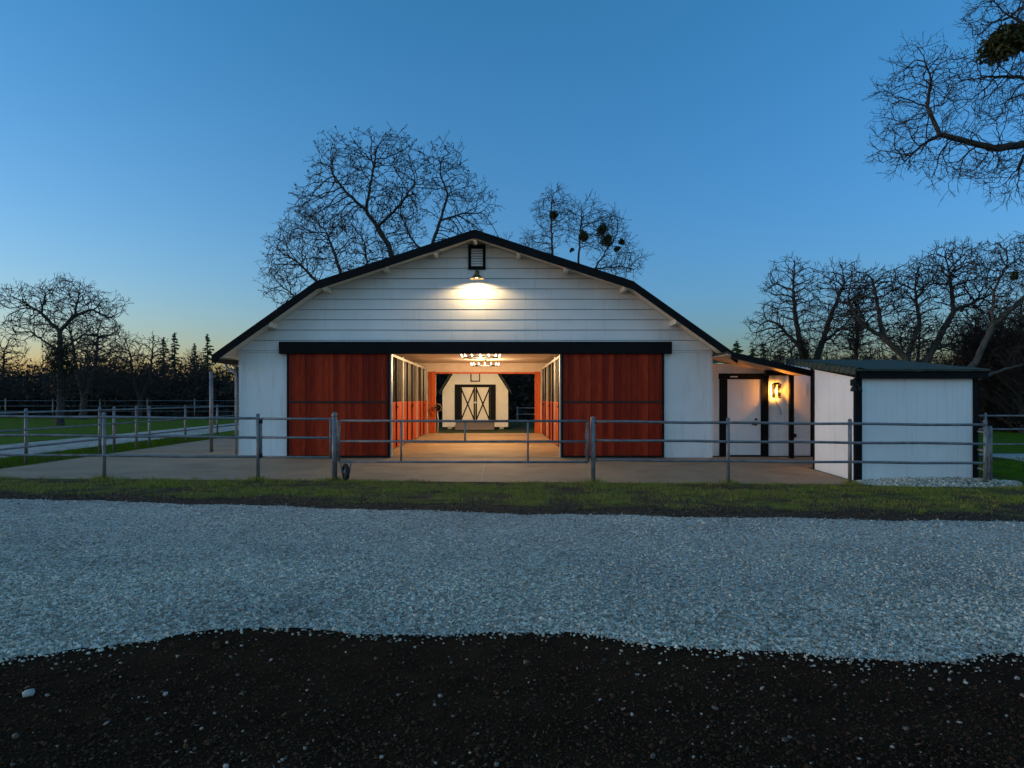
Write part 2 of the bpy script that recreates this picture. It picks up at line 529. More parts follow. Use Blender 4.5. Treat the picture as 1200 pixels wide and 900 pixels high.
sheet('dirt_yard', xs, np.full_like(xs, -6.0), dirt_edge(xs) + 0.25, 40, M['soil'], -0.012)
sheet('gravel_road', xs, dirt_edge(xs), far_edge(xs), 30, M['gravel'], -0.006)
sheet('verge_soil', xs, far_edge(xs) - 0.02, far_edge(xs) + 0.75 + wob(xs * 1.1, 2.0, 0.2), 6, M['verge_dirt'], -0.004)
sheet('grass_verge', xs, far_edge(xs) + 0.6 + wob(xs * 1.1, 2.0, 0.2), np.full_like(xs, 13.12) + wob(xs * 2, 7, 0.03), 12, M['verge'], 0.0)
# concrete apron in front of the barn and along its left side, with the joint cut in it
x1 = np.linspace(-10.7, 7.0, 60)
sheet('concrete_apron', x1, np.full_like(x1, 13.05), np.full_like(x1, 17.40), 14, M['concrete'], 0.006)
x2 = np.linspace(-10.7, -6.6, 12)
sheet('side_apron', x2, np.full_like(x2, 17.40), np.full_like(x2, 31.0), 14, M['concrete'], 0.006)
x3 = np.linspace(5.4, 9.6, 10)
sheet('porch_slab', x3, np.full_like(x3, 15.5), np.full_like(x3, 17.9), 6, M['concrete'], 0.010)
xj = np.linspace(-0.36, -0.335, 3)
sheet('apron_joint', xj, np.full_like(xj, 13.06), np.full_like(xj, 17.3), 10, simple('joint_filler', (0.36, 0.29, 0.22), 0.8), 0.010)
x4 = np.linspace(-16.3, -12.7, 8)
sheet('driveway', x4, np.full_like(x4, 12.0), np.full_like(x4, 60.0), 20, M['gravel'], -0.004)
x5 = np.linspace(-60, -16.3, 20)
sheet('field_lawn', x5, np.full_like(x5, 10.0), np.full_like(x5, 90.0), 12, M['lawn'], -0.006)
x5b = np.linspace(-12.7, -10.7, 6)
sheet('side_lawn', x5b, np.full_like(x5b, 13.2), np.full_like(x5b, 45.0), 12, M['lawn'], -0.006)
x6 = np.linspace(7.0, 60, 30)
sheet('paddock_lawn', x6, np.full_like(x6, 13.15), np.full_like(x6, 60.0), 14, M['lawn'], -0.008)
x7 = np.linspace(12.9, 60, 20)
sheet('side_track', x7, np.full_like(x7, 16.7), np.full_like(x7, 18.9), 4, M['gravel'], -0.002)

# loose stones
ICO = None
def ico():
    global ICO
    if ICO is None:
        bm = bmesh.new(); bmesh.ops.create_icosphere(bm, subdivisions=1, radius=1.0)
        ICO = (np.array([v.co[:] for v in bm.verts]), np.array([[v.index for v in f.verts] for f in bm.faces]))
        bm.free()
    return ICO

def scatter_stones(name, X, Y, Z, size, mat, seed, flat=0.65):
    rng = np.random.default_rng(seed)
    v, f = ico(); n = len(X); k = len(v)
    P = v[None] * (1 + rng.uniform(-0.28, 0.28, (n, k, 1)))
    P = P * np.stack([rng.uniform(0.7, 1.25, n), rng.uniform(0.7, 1.25, n), rng.uniform(flat * 0.7, flat * 1.2, n)], -1)[:, None]
    # random tilt and turn
    a, b = rng.uniform(0, 2 * np.pi, n), rng.normal(0, 0.5, n)
    ca, sa, cb, sb = np.cos(a), np.sin(a), np.cos(b), np.sin(b)
    x, y, z = P[..., 0], P[..., 1], P[..., 2]
    y, z = y * cb[:, None] - z * sb[:, None], y * sb[:, None] + z * cb[:, None]
    x, y = x * ca[:, None] - y * sa[:, None], x * sa[:, None] + y * ca[:, None]
    P = np.stack([x, y, z], -1) * size[:, None, None] + np.stack([X, Y, Z + size * 0.25], -1)[:, None]
    F = f[None] + (np.arange(n) * k)[:, None, None]
    o = np_mesh(name, P.reshape(-1, 3), F.reshape(-1, 3), mat)
    return o

rng = np.random.default_rng(5)
def inv_cdf_y(n, y0, y1, p):
    u = rng.uniform(0, 1, n)
    return (y0 ** (1 - p) + u * (y1 ** (1 - p) - y0 ** (1 - p))) ** (1 / (1 - p))
n = 118000
Y = inv_cdf_y(n, 4.1, 11.2, 3.4)
X = rng.uniform(-1, 1, n) * (0.82 * Y + 0.5)
e = dirt_edge(X) + rng.normal(0, 0.06, n) * (1 + 1.6 * (rng.uniform(0, 1, n) < 0.14)) + np.abs(wob(X * 5, 3.0, 0.05))
keep = (Y > e) & (Y < far_edge(X) + rng.normal(0, 0.05, n))
X, Y = X[keep], Y[keep]
sz = rng.lognormal(math.log(0.0084), 0.30, len(X)) * (1 + 0.05 * np.clip(Y - 5, 0, 4))
tag(scatter_stones('gravel_stones', X, Y, gz(X, Y) - 0.006, sz, M['stone'], 1), 'crushed grey gravel covering the road before the barn', 'gravel', kind='stuff')
n = 40000
Y = inv_cdf_y(n, 2.7, 5.3, 2.2); X = rng.uniform(-1, 1, n) * (0.82 * Y + 0.3)
keep = Y < dirt_edge(X) + 0.12; X, Y = X[keep], Y[keep]
tag(scatter_stones('soil_clods', X, Y, gz(X, Y) - 0.012, rng.lognormal(math.log(0.0052), 0.42, len(X)), M['clod'], 2), 'dark crumbly soil in front of the gravel road', 'soil', kind='stuff')
n = 1500
Y = inv_cdf_y(n, 2.7, 5.2, 2.0); X = rng.uniform(-1, 1, n) * (0.82 * Y + 0.3)
near = rng.uniform(0, 1, n) < np.clip(0.35 + 1.2 * np.exp(-(dirt_edge(X) - Y) / 0.35) + 0.25 * np.sin(X * 2.3 + Y * 3.1), 0, 1)
keep = near & (Y < dirt_edge(X) + 0.05); X, Y = X[keep], Y[keep]
tag(scatter_stones('pebbles', X, Y, gz(X, Y) - 0.006, rng.lognormal(math.log(0.0078), 0.4, len(X)), M['pebble'], 3), 'pale pebbles strewn over the dark soil', 'pebbles', kind='stuff')
n = 900
Y = inv_cdf_y(n, 2.7, 5.0, 1.6); X = rng.uniform(-1, 1, n) * (0.82 * Y + 0.3)
keep = Y < dirt_edge(X) - 0.03; X, Y = X[keep], Y[keep]; n = len(X)
a = rng.uniform(0, 2 * np.pi, n); s_ = rng.lognormal(math.log(0.009), 0.45, n); tl = rng.uniform(-0.6, 0.6, n)
C0 = np.stack([X, Y, gz(X, Y) + rng.uniform(-0.002, 0.008, n)], -1)
ax = np.stack([np.cos(a) * s_, np.sin(a) * s_, tl * s_], -1); bx_ = np.stack([-np.sin(a) * s_ * 0.45, np.cos(a) * s_ * 0.45, tl * s_ * 0.4], -1)
V = np.stack([C0 - ax, C0 + bx_, C0 + ax, C0 - bx_], 1).reshape(-1, 3)
tag(np_mesh('leaf_scraps', V, np.arange(n * 4).reshape(-1, 4), stone_mat('leaf_scrap', (0.05, 0.025, 0.014), (0.10, 0.055, 0.03), (0.20, 0.13, 0.08), 25)), 'brown scraps of leaf and bark on the dark soil', 'leaves', kind='stuff')
X = np.array([-2.70]); Y = np.array([3.92])
tag(scatter_stones('pale_stone', X, Y, gz(X, Y) - 0.008, np.array([0.048]), simple('pale_rock', (0.34, 0.32, 0.28), 0.85, 0.3, 20), 8, 0.4),
    'largest pale flat stone lying on the dark soil at the left', 'stone')

# grass blades
def blades(name, X, Y, h, mat, seed, lean=0.5, wd=0.0035):
    rng = np.random.default_rng(seed); n = len(X)
    a = rng.uniform(0, 2 * np.pi, n)
    Z = gz(X, Y) - 0.004
    w = wd * rng.uniform(0.7, 1.4, n)
    dx, dy = np.cos(a) * w, np.sin(a) * w
    b = rng.uniform(0, 2 * np.pi, n); L = h * rng.uniform(0.1, lean * 1.6, n)
    tip = np.stack([X + np.cos(b) * L, Y + np.sin(b) * L, Z + h], -1)
    mid = np.stack([X + np.cos(b) * L * 0.3, Y + np.sin(b) * L * 0.3, Z + h * 0.6], -1)
    v0 = np.stack([X - dx, Y - dy, Z], -1); v1 = np.stack([X + dx, Y + dy, Z], -1)
    m0 = mid - np.stack([dx, dy, dx * 0], -1) * 0.7; m1 = mid + np.stack([dx, dy, dx * 0], -1) * 0.7
    V = np.stack([v0, v1, m0, m1, tip], 1).reshape(-1, 3)
    k = np.arange(n)[:, None] * 5
    F = np.concatenate([k + [0, 1, 3], k + [0, 3, 2], k + [2, 3, 4]], 0)
    return np_mesh(name, V, F, mat)

n = 120000
X = rng.uniform(-13, 12, n); e0 = far_edge(X) + 0.15
Y = e0 + rng.uniform(0, 1, n) ** 0.75 * (13.15 - e0)
patch = wob(X * 0.8 + Y * 1.7, 1.3) + wob(Y * 2.2 - X * 0.5, 0.4) + 0.6 * wob(X * 2.9, 5)
dens = np.clip((Y - e0) / 1.3, 0.05, 1) * np.clip(0.52 + 0.75 * patch, 0.03, 1)
Y = Y + rng.normal(0, 0.04, n); keep = rng.uniform(0, 1, n) < dens; X, Y, dk = X[keep], Y[keep], dens[keep]
tag(blades('grass', X, Y, rng.uniform(0.016, 0.055, len(X)) * (0.55 + 0.75 * dk), M['blade'], 4, 0.9), 'short patchy grass on the verge between road and fence', 'grass', kind='stuff')
n = 5200
X = rng.uniform(-12, 12, n); Y = far_edge(X) + 0.32 + rng.normal(0, 0.26, n)
a = rng.uniform(0, 2 * np.pi, n); s_ = rng.uniform(0.012, 0.032, n); tl = rng.uniform(-0.5, 0.5, n)
C0 = np.stack([X, Y, gz(X, Y) + rng.uniform(0.004, 0.016, n)], -1)
ax = np.stack([np.cos(a) * s_, np.sin(a) * s_, tl * s_], -1); bx_ = np.stack([-np.sin(a) * s_ * 0.5, np.cos(a) * s_ * 0.5, tl * s_ * 0.4], -1)
V = np.stack([C0 - ax, C0 + bx_, C0 + ax, C0 - bx_], 1).reshape(-1, 3)
tag(np_mesh('leaf_litter', V, np.arange(n * 4).reshape(-1, 4), stone_mat('fallen_leaf', (0.05, 0.022, 0.012), (0.12, 0.06, 0.035), (0.26, 0.17, 0.11), 25)), 'brown fallen leaves along the edge between gravel and grass', 'leaves', kind='stuff')
n = 16000
X = rng.uniform(7.3, 15, n); Y = rng.uniform(13.1, 17.5, n)
keep = ~((X < 9.8) & (Y > 13.5)); X, Y = X[keep], Y[keep]
tag(blades('lawn_grass', X, Y, rng.uniform(0.02, 0.05, len(X)), M['lawn'], 6, 0.8), 'dark green grass around the white shed', 'grass', kind='stuff')
px_ = np.array([-7.58, -4.63, -3.16, 1.8, 4.39, 6.73, 9.33, -10.53]); n = 1500
k = rng.integers(0, 8, n); X = px_[k] + rng.normal(0, 0.10, n); Y = 13.06 + rng.normal(0, 0.06, n)
tag(blades('post_grass', X, Y, rng.uniform(0.04, 0.13, n), M['blade'], 8, 0.5), 'longer grass tufts round the feet of the fence posts', 'grass', kind='stuff')
n = 1100
tx = rng.uniform(-11, 11, 90); ty = far_edge(tx) + rng.uniform(0.4, 3.0, 90); k = rng.integers(0, 90, n)
X = tx[k] + rng.normal(0, 0.05, n); Y = np.minimum(ty[k] + rng.normal(0, 0.05, n), 13.1)
tag(blades('grass_tufts', X, Y, rng.uniform(0.04, 0.10, n), M['blade'], 18, 0.9), 'taller grass tufts dotted over the verge', 'grass', kind='stuff')
n = 16000
X = rng.uniform(-12.7, -10.6, n); Y = rng.uniform(13.1, 28, n)
e0 = -10.75 + wob(Y, 1, 0.06); keep = X < e0; X, Y = X[keep], Y[keep]
tag(blades('edge_grass', X, Y, rng.uniform(0.03, 0.07, len(X)), M['lawn'], 7, 0.8, 0.005), 'green grass strip between driveway and concrete apron', 'grass', kind='stuff')

# ---------------------------------------------------------------- barn
XC = -0.6                                   # centre line of the barn
YF, YB = 17.4, 29.6                         # front and back wall planes
HW, OP = 6.02, 2.17                         # half width, half opening
barn = thing('barn', 'large white gambrel barn with black roof edge and open red sliding doors', 'barn', (0, 0, 0))

# roof line at the fascia: apex, break, eave (outer edge), offsets from XC
ROOF = [(6.42, 2.56), (3.87, 4.37), (0.0, 5.63)]
def roof_z(off):
    off = abs(off)
    if off > 3.87: return 2.56 + (6.42 - off) * (4.37 - 2.56) / (6.42 - 3.87)
    return 4.37 + (3.87 - off) * (5.63 - 4.37) / 3.87
def band(t0, t1):
    """closed outline of the roof band between vertical offsets t0 (top) and t1 (bottom)"""
    up = [(XC - o, z + t0) for o, z in ROOF] + [(XC + o, z + t0) for o, z in reversed(ROOF[:-1])]
    dn = [(XC - o, z + t1) for o, z in ROOF] + [(XC + o, z + t1) for o, z in reversed(ROOF[:-1])]
    return up + dn[::-1]
def band_mesh(mb, t0, t1, y0, y1):
    up = [(XC - o, z + t0) for o, z in ROOF] + [(XC + o, z + t0) for o, z in reversed(ROOF[:-1])]
    dn = [(XC - o, z + t1) for o, z in ROOF] + [(XC + o, z + t1) for o, z in reversed(ROOF[:-1])]
    for i in range(len(up) - 1):
        mb.prism([up[i], up[i + 1], dn[i + 1], dn[i]], y0, y1)
    return mb
band_mesh(MB(), 0.0, -0.06, 16.70, 30.3).build('roof', M['shingle'], barn)
rb = MB()
band_mesh(rb, 0.018, -0.185, 16.655, 16.70)
rb.build('fascia', M['black'], barn)
so = MB(); band_mesh(so, -0.062, -0.095, 16.703, 30.28); so.build('soffit', M['cream'], barn)
lk = [(-0.0, 1), (-0.98, 1), (-2.22, 1), (-3.72, 1), (-5.08, 1), (1.08, 1), (2.27, 1), (3.72, 1), (4.98, 1)]
for o_, _ in lk:
    z = roof_z(o_) - 0.10
    MB().box(XC + o_ - 0.045, XC + o_ + 0.045, 16.74, YF - 0.03, z - 0.12, z).build('lookout', M['cream'], barn)
# lap siding of the gable: boards clipped by the roof line
sd = MB()
z = 2.745
rs = random.Random(3)
while z < 5.45:
    z1 = min(z + 0.248, 5.5)
    def half(zz):
        zz += 0.10
        if zz <= 2.56: return 6.42
        if zz < 4.37: return 6.42 - (zz - 2.56) / (4.37 - 2.56) * 2.55
        return max(0.02, 3.87 - (zz - 4.37) / 1.26 * 3.87)
    a, b = min(half(z), HW), min(half(z1), HW)
    y = YF - 0.022
    sd.poly([(XC - a, y - 0.012, z), (XC + a, y - 0.012, z), (XC + b, y, z1), (XC - b, y, z1),
             (XC - a, YF + 0.02, z), (XC + a, YF + 0.02, z), (XC + b, YF + 0.02, z1), (XC - b, YF + 0.02, z1)],
            [(0, 1, 2, 3), (7, 6, 5, 4), (0, 4, 5, 1), (3, 2, 6, 7), (0, 3, 7, 4), (1, 5, 6, 2)])
    z += 0.262
sd.build('gable_siding', M['white'], barn)
gw = MB()
gw.prism([(XC - HW, 2.70), (XC + HW, 2.70), (XC + HW, roof_z(HW) - 0.10), (XC + 3.87, 4.26), (XC, 5.52), (XC - 3.87, 4.26), (XC - HW, roof_z(HW) - 0.10)], YF + 0.022, YF + 0.12)
gw.build('gable_wall', simple('siding_shadow_gap', (0.12, 0.12, 0.115), 0.9, 0.2), barn)
for s in (-1, 1):
    x0, x1_ = sorted((XC + s * OP, XC + s * HW))
    MB().box(x0, x1_, YF, YF + 0.14, 0.0, 2.70).build('front_wall', M['white'], barn)
    x0, x1_ = sorted((XC + s * (OP + 2.3), XC + s * (HW + 0.012)))
    MB().box(x0, x1_, YF - 0.028, YF - 0.002, 2.70, 2.737).build('belt_trim', M['white'], barn)
    x0, x1_ = sorted((XC + s * (HW - 0.08), XC + s * (HW + 0.012)))
    MB().box(x0, x1_, YF - 0.02, YF - 0.002, 0.02, 2.70).build('corner_board', M['white'], barn)
    x0, x1_ = sorted((XC + s * HW, XC + s * (HW - 0.12)))
    MB().box(x0, x1_, YF + 0.142, YB - 0.15, 0.0, 2.72).build('side_wall', M['white'], barn)
    x0, x1_ = sorted((XC + s * 2.14, XC + s * HW))
    MB().box(x0, x1_, YB - 0.148, YB, 0.0, 2.70).build('back_wall', M['ceiling'], barn)
MB().box(XC - OP, XC + OP, YF + 0.001, YF + 0.139, 2.66, 3.0).build('lintel', M['white'], barn)
bw = MB()
bw.box(XC - HW, XC + HW, YB - 0.148, YB, 2.702, 4.2)
bw.box(XC - 2.14, XC + 2.14, YB - 0.147, YB - 0.001, 2.63, 2.70)
bw.build('back_gable', M['ceiling'], barn)
MB().box(XC - 5.88, XC + 5.88, YF + 0.143, YB - 0.15, 3.05, 3.12).build('ceiling', M['ceiling'], barn)
MB().box(XC - 5.88, XC + 5.88, YF + 0.0, YB, -0.10, 0.014).build('aisle_floor', M['aisle'], barn)
MB().box(XC - 2.16, XC + 2.16, YB - 0.165, YB - 0.15, 2.585, 2.66).build('back_lintel_trim', M['jamb_wood'], barn)
# black track cover above the sliding doors
MB().box(XC - 4.96, XC + 4.96, YF - 0.19, YF - 0.04, 2.65, 2.955).build('track_cover', M['black'], barn, bevel=0.006)
MB().box(XC - OP - 0.015, XC - OP + 0.03, YF - 0.03, YF + 0.16, 0.02, 2.66).build('jamb_strip', M['post_metal'], barn)
MB().box(XC + OP - 0.03, XC + OP + 0.015, YF - 0.03, YF + 0.16, 0.02, 2.66).build('jamb_strip', M['post_metal'], barn)
# sliding doors (pushed open to both sides)
for s in (-1, 1):
    x0, x1_ = sorted((XC + s * (OP + 0.0), XC + s * (OP + 2.61)))
    mb = MB(); xx = x0 + 0.05
    k = 0
    while xx < x1_ - 0.06:
        w = 0.145
        dy = rs.uniform(-0.004, 0.004)
        mb.box(xx + 0.002, min(xx + w, x1_ - 0.05) - 0.003, YF - 0.10 + dy, YF - 0.06, 0.05, 2.66)
        xx += w
    d = mb.build('sliding_door', M['door_wood'], barn, bevel=0.003)
    fr = MB()
    fr.box(x0, x0 + 0.055, YF - 0.112, YF - 0.05, 0.03, 2.655)
    fr.box(x1_ - 0.055, x1_, YF - 0.112, YF - 0.05, 0.03, 2.655)
    fr.box(x0 + 0.056, x1_ - 0.056, YF - 0.112, YF - 0.05, 0.03, 0.075)
    fr.build('door_frame', M['black'], d)
    MB().box(x0 + 0.056, x1_ - 0.056, YF - 0.116, YF - 0.104, 1.40, 1.46).build('middle_rail', simple('dark_rail_wood', (0.035, 0.009, 0.005), 0.7, 0.3, 6), d)
# stalls on both sides of the aisle
SY = [18.2, 21.9, 25.6, 29.3]
for s in (-1, 1):
    xs_ = XC - 0.045 + s * 2.475
    base = MB()
    base.box(min(xs_, xs_ + s * 0.05), max(xs_, xs_ + s * 0.05), SY[0] - 0.4, SY[-1], 0.015, 0.06)
    st = base.build('stall_front', M['old_wood'], barn)
    for y in SY:
        MB().box(xs_ - 0.05, xs_ + 0.05, y - 0.05, y + 0.05, 0.06, 2.86).build('stall_post', M['post_metal'], st, bevel=0.006)
        MB().box(min(xs_ + s * 0.06, xs_ + s * 3.2), max(xs_ + s * 0.06, xs_ + s * 3.2), y - 0.03, y + 0.03, 0.06, 2.3).build('stall_partition', M['old_wood'], st)
    for a, b in zip(SY[:-1], SY[1:]):
        lp = MB(); yy = a + 0.06
        while yy < b - 0.10:
            y1 = min(yy + 0.155, b - 0.06)
            lp.box(xs_ - 0.02 + rs.uniform(-.003, .003), xs_ + 0.02, yy + 0.002, y1 - 0.003, 0.062, 1.37)
            yy += 0.155
        lp.build('lower_panel', M['stall_wood'], st)
        MB().box(xs_ - 0.03, xs_ + 0.03, a + 0.052, b - 0.052, 1.372, 1.42).build('sill_rail', M['stall_wood'], st)
        g = MB(); yy = a + 0.12
        while yy < b - 0.1:
            g.tube([(xs_, yy, 1.42), (xs_, yy, 2.74)], 0.009, 6, False)
            yy += 0.085
        g.build('grille', M['bar_metal'], st)
        MB().box(xs_ - 0.035, xs_ + 0.035, a + 0.052, b - 0.052, 2.74, 2.81).build('top_rail', M['post_metal'], st)
        m_ = (a + b) / 2 - 0.2
        dr = MB()
        for y in (m_ - 0.62, m_ + 0.62):
            dr.box(xs_ - 0.032 - s * 0.03, xs_ + 0.03 - s * 0.03, y - 0.022, y + 0.022, 0.08, 2.735)
        dr.build('stall_door_frame', M['iron'], st)
        MB().box(xs_ - s * 0.07 - 0.02, xs_ - s * 0.07 + 0.02, m_ + 0.5, m_ + 0.72, 1.24, 1.30).build('latch', M['iron'], st)
    x0, x1_ = sorted((XC + s * 2.13, XC + s * 2.44))
    jb = MB()
    for q in range(2):
        w = (x1_ - x0) / 2
        jb.box(x0 + q * w + 0.003, x0 + (q + 1) * w - 0.003, YB - 0.20, YB - 0.151, 0.02, 2.68)
    jb.build('end_jamb', M['jamb_wood'], barn)
# gable vent
vx0, vx1, vz0, vz1 = -0.785, -0.345, 4.80, 5.43
fr = MB()
fr.box(vx0, vx0 + 0.07, YF - 0.085, YF - 0.03, vz0, vz1); fr.box(vx1 - 0.07, vx1, YF - 0.085, YF - 0.03, vz0, vz1)
fr.box(vx0 + 0.071, vx1 - 0.071, YF - 0.085, YF - 0.03, vz0, vz0 + 0.07); fr.box(vx0 + 0.071, vx1 - 0.071, YF - 0.085, YF - 0.03, vz1 - 0.07, vz1)
vent = fr.build('gable_vent', M['black'], barn)
MB().box(vx0 + 0.071, vx1 - 0.071, YF - 0.038, YF - 0.030, vz0 + 0.071, vz1 - 0.071).build('backing', M['black'], vent)
sl = MB(); zz = vz0 + 0.085
while zz < vz1 - 0.09:
    sl.poly([(vx0 + 0.072, YF - 0.075, zz), (vx1 - 0.072, YF - 0.075, zz), (vx1 - 0.072, YF - 0.045, zz + 0.052), (vx0 + 0.072, YF - 0.045, zz + 0.052),
             (vx0 + 0.072, YF - 0.069, zz - 0.006), (vx1 - 0.072, YF - 0.069, zz - 0.006), (vx1 - 0.072, YF - 0.039, zz + 0.046), (vx0 + 0.072, YF - 0.039, zz + 0.046)],
            [(0, 1, 2, 3), (7, 6, 5, 4), (0, 4, 5, 1), (2, 6, 7, 3), (0, 3, 7, 4), (1, 5, 6, 2)])
    zz += 0.065
sl.build('louvre_slats', M['white'], vent)
# gutter and downspout on the left eave
gt = MB()
gt.box(XC - 6.40, XC - 6.28, 16.72, 30.2, 2.40, 2.50)
gt.build('gutter', M['iron'], barn)
dp = MB(); dp.tube([(XC - 6.33, 17.30, 2.40), (XC - 6.30, 17.30, 2.30), (XC - 6.08, 17.30, 2.16), (XC - 6.065, 17.30, 2.05), (XC - 6.065, 17.30, 0.1)], 0.036, 8)
dp.build('downspout', simple('downspout_paint', (0.30, 0.27, 0.25), 0.6), barn, True)

# ---------------------------------------------------------------- lamps
def point(parent, loc, w, c, rad):
    l = bpy.data.lights.new('lamp_glow', 'POINT'); l.energy = w; l.color = c; l.shadow_soft_size = rad
    o = bpy.data.objects.new('lamp_glow', l); COL.objects.link(o); o.location = loc; o.parent = parent
    return o
WARM = (1.0, 0.72, 0.42)
def gable_lamp(loc, ry, label, power, name='barn_lamp', wide=False, reach=0.30):
    """gooseneck lamp with a bell shade; local +y points away from the wall"""
    t = thing(name, label, 'lamp', loc, ry)
    MB().lathe([(0.0, 0.0), (0.055, 0.0), (0.055, 0.02), (0.0, 0.02)], (0, 0, 0.13), 14, 'y').build('wall_plate', M['iron'], t)
    MB().tube([(0, 0.02, 0.13), (0, reach * .4, 0.17), (0, reach * .75, 0.18), (0, reach * .95, 0.15), (0, reach, 0.10)], 0.014, 8).build('arm', M['iron'], t, True)
    MB().lathe([(0.0, 0.115), (0.035, 0.11), (0.045, 0.06), (0.065, 0.02), (0.11, -0.03), (0.165, -0.075), (0.172, -0.09), (0.165, -0.088), (0.105, -0.04), (0.058, 0.012), (0.0, 0.03)], (0, reach, 0), 24).build('lamp_shade', M['brass'], t, True)
    MB().lathe([(0.0, 0.01), (0.025, 0.0), (0.04, -0.035), (0.03, -0.065), (0.0, -0.078)], (0, reach, 0), 14).build('bulb', M['bulb'], t, True)
    l = bpy.data.lights.new('lamp_glow', 'POINT' if wide else 'SPOT'); l.energy = power; l.color = (1.0, 0.70, 0.32); l.shadow_soft_size = 0.04
    if not wide: l.spot_size = R(166); l.spot_blend = 0.30
    o = bpy.data.objects.new('lamp_glow', l); COL.objects.link(o); o.location = (0, reach, -0.10); o.parent = t
    return t
gable_lamp((-0.56, YF - 0.035, 4.60), R(180), 'brass bell shaped barn lamp lit under the gable vent', 4.4)

def chandelier(loc, r, label, group):
    t = thing('chandelier', label, 'chandelier', loc, 0, group)
    MB().torus((0, 0, 0), r, 0.016, 32, 8).torus((0, 0, 0.06), r * 0.55, 0.010, 24, 6).build('ring', M['iron'], t, True)
    sp = MB()
    for k in range(4):
        a = k * math.pi / 4
        sp.tube([(-r * math.cos(a), -r * math.sin(a), 0), (r * math.cos(a), r * math.sin(a), 0)], 0.009, 6)
    sp.build('spokes', M['iron'], t)
    MB().tube([(0, 0, 0), (0, 0, 0.22)], 0.012, 8).lathe([(0, 0.2), (0.07, 0.2), (0.07, 0.235), (0, 0.235)], (0, 0, 0), 14).build('stem', M['iron'], t)
    for k in range(14):
        a = 2 * math.pi * (k + 0.5) / 14
        b = MB()
        c = Vector((r * math.cos(a), r * math.sin(a), 0.005))
        lean = Vector((math.cos(a) * 0.035, math.sin(a) * 0.035, 0.085))
        b.tube([c, c + lean * 0.35, c + lean * 0.9, c + lean * 1.2], [0.009, 0.0145, 0.012, 0.003], 8)
        b.build('bulb', M['bulb'], t, True)
    point(t, (0, 0, -0.12), 16.0, WARM, 0.25)
    return t
chandelier((XC + 0.02, 21.4, 2.80), 0.58, 'wide iron ring chandelier with lit bulbs nearest the barn door', 'ring chandeliers over the aisle')
chandelier((XC + 0.05, 26.6, 2.80), 0.52, 'smaller looking ring chandelier hanging deeper inside the barn aisle', 'ring chandeliers over the aisle')

# ---------------------------------------------------------------- hose coil on the aisle end
hc = thing('hose_coil', 'coiled brown hose hung on the left jamb at the far end of the aisle', 'hose', (XC - 2.02, 29.2, 1.13))
mb = MB()
for k in range(5):
    mb.torus((0, -0.05 - 0.02 * k, 0), 0.15 + 0.008 * (k % 2), 0.016, 20, 6, Matrix.Rotation(R(90), 3, 'X'))
mb.build('coil', M['hose'], hc, True)
MB().tube([(-0.02, -0.08, -0.15), (0.02, -0.10, -0.5), (0.0, -0.09, -1.08)], 0.016, 6).build('hose_tail', M['white_plastic'], hc, True)
MB().box(-0.16, 0.04, -0.03, 0.03, -0.03, 0.03).build('hanger', M['iron'], hc)

# ---------------------------------------------------------------- small gambrel barn seen through the aisle
SBX, SBY = -1.19, 34.0
sb = thing('small_barn', 'small cream gambrel shed with dark crossbuck doors seen through the aisle', 'shed', (SBX, SBY, 0))
hw = 1.635
prof = [(-hw, 0.1), (hw, 0.1), (hw, 1.92), (0.95, 3.0), (0, 3.55), (-0.95, 3.0), (-hw, 1.92)]
wb = MB(); wb.prism(prof, 0, 3.6); wb.build('wall', M['cream'], sb)
rf = MB()
rp = [(-hw - 0.16, 1.74), (-0.98, 3.06), (0, 3.64), (0.98, 3.06), (hw + 0.16, 1.74)]
for a, b in zip(rp[:-1], rp[1:]):
    rf.prism([a, b, (b[0], b[1] + 0.13), (a[0], a[1] + 0.13)], -0.22, 3.8)
rf.build('roof', M['shingle'], sb)
df = MB()
df.box(-1.02, -0.74, -0.06, -0.003, 0.38, 2.22); df.box(0.74, 1.02, -0.06, -0.003, 0.38, 2.22)
df.box(-0.739, 0.739, -0.06, -0.003, 2.08, 2.22)
df.build('door_surround', M['black'], sb)
for s in (-1, 1):
    x0, x1_ = sorted((s * 0.735, s * 0.02))
    lf = MB().box(x0, x1_, -0.035, -0.004, 0.40, 2.075)
    leaf_o = lf.build('door', M['cream'], sb)
    cbm = MB()
    cbm.beam((x0 + 0.02, -0.046, 0.43), (x1_ - 0.02, -0.046, 2.05), 0.02, 0.065)
    cbm.beam((x0 + 0.02, -0.050, 2.05), (x1_ - 0.02, -0.050, 0.43), 0.02, 0.065)
    cbm.build('cross_brace', M['black'], leaf_o)
    st = MB(); xi = -s * 0.0
    st.box(*(sorted((s * 0.012, s * 0.085))), -0.062, -0.038, 0.40, 2.075)
    st.box(*(sorted((s * 0.665, s * 0.735))), -0.062, -0.038, 0.40, 2.075)
    st.build('stile', M['black'], leaf_o)
MB().box(-0.06, 0.06, -0.085, -0.064, 1.28, 1.36).build('latch', M['white_plastic'], sb)
ht = MB()
ht.box(-0.24, -0.19, -0.05, -0.003, 2.36, 2.98); ht.box(0.19, 0.24, -0.05, -0.003, 2.36, 2.98)
ht.box(-0.189, 0.189, -0.05, -0.003, 2.36, 2.41); ht.box(-0.189, 0.189, -0.05, -0.003, 2.93, 2.98)
ht.build('hatch_frame', M['black'], sb)
rm = MB(); rm.prism([(-1.3, 0.02), (0.0, 0.02), (0.0, 0.37)], -0.95, 0.95, 'x')
rm.build('ramp', M['old_wood'], sb)
for x in (-1.38, 1.2): MB().box(x, x + 0.22, 0.1, 0.5, 0.0, 0.098).build('footing', M['cream'], sb)
MB().box(-hw, hw, 3.2, 3.5, 0, 0.098).build('footing', M['cream'], sb)
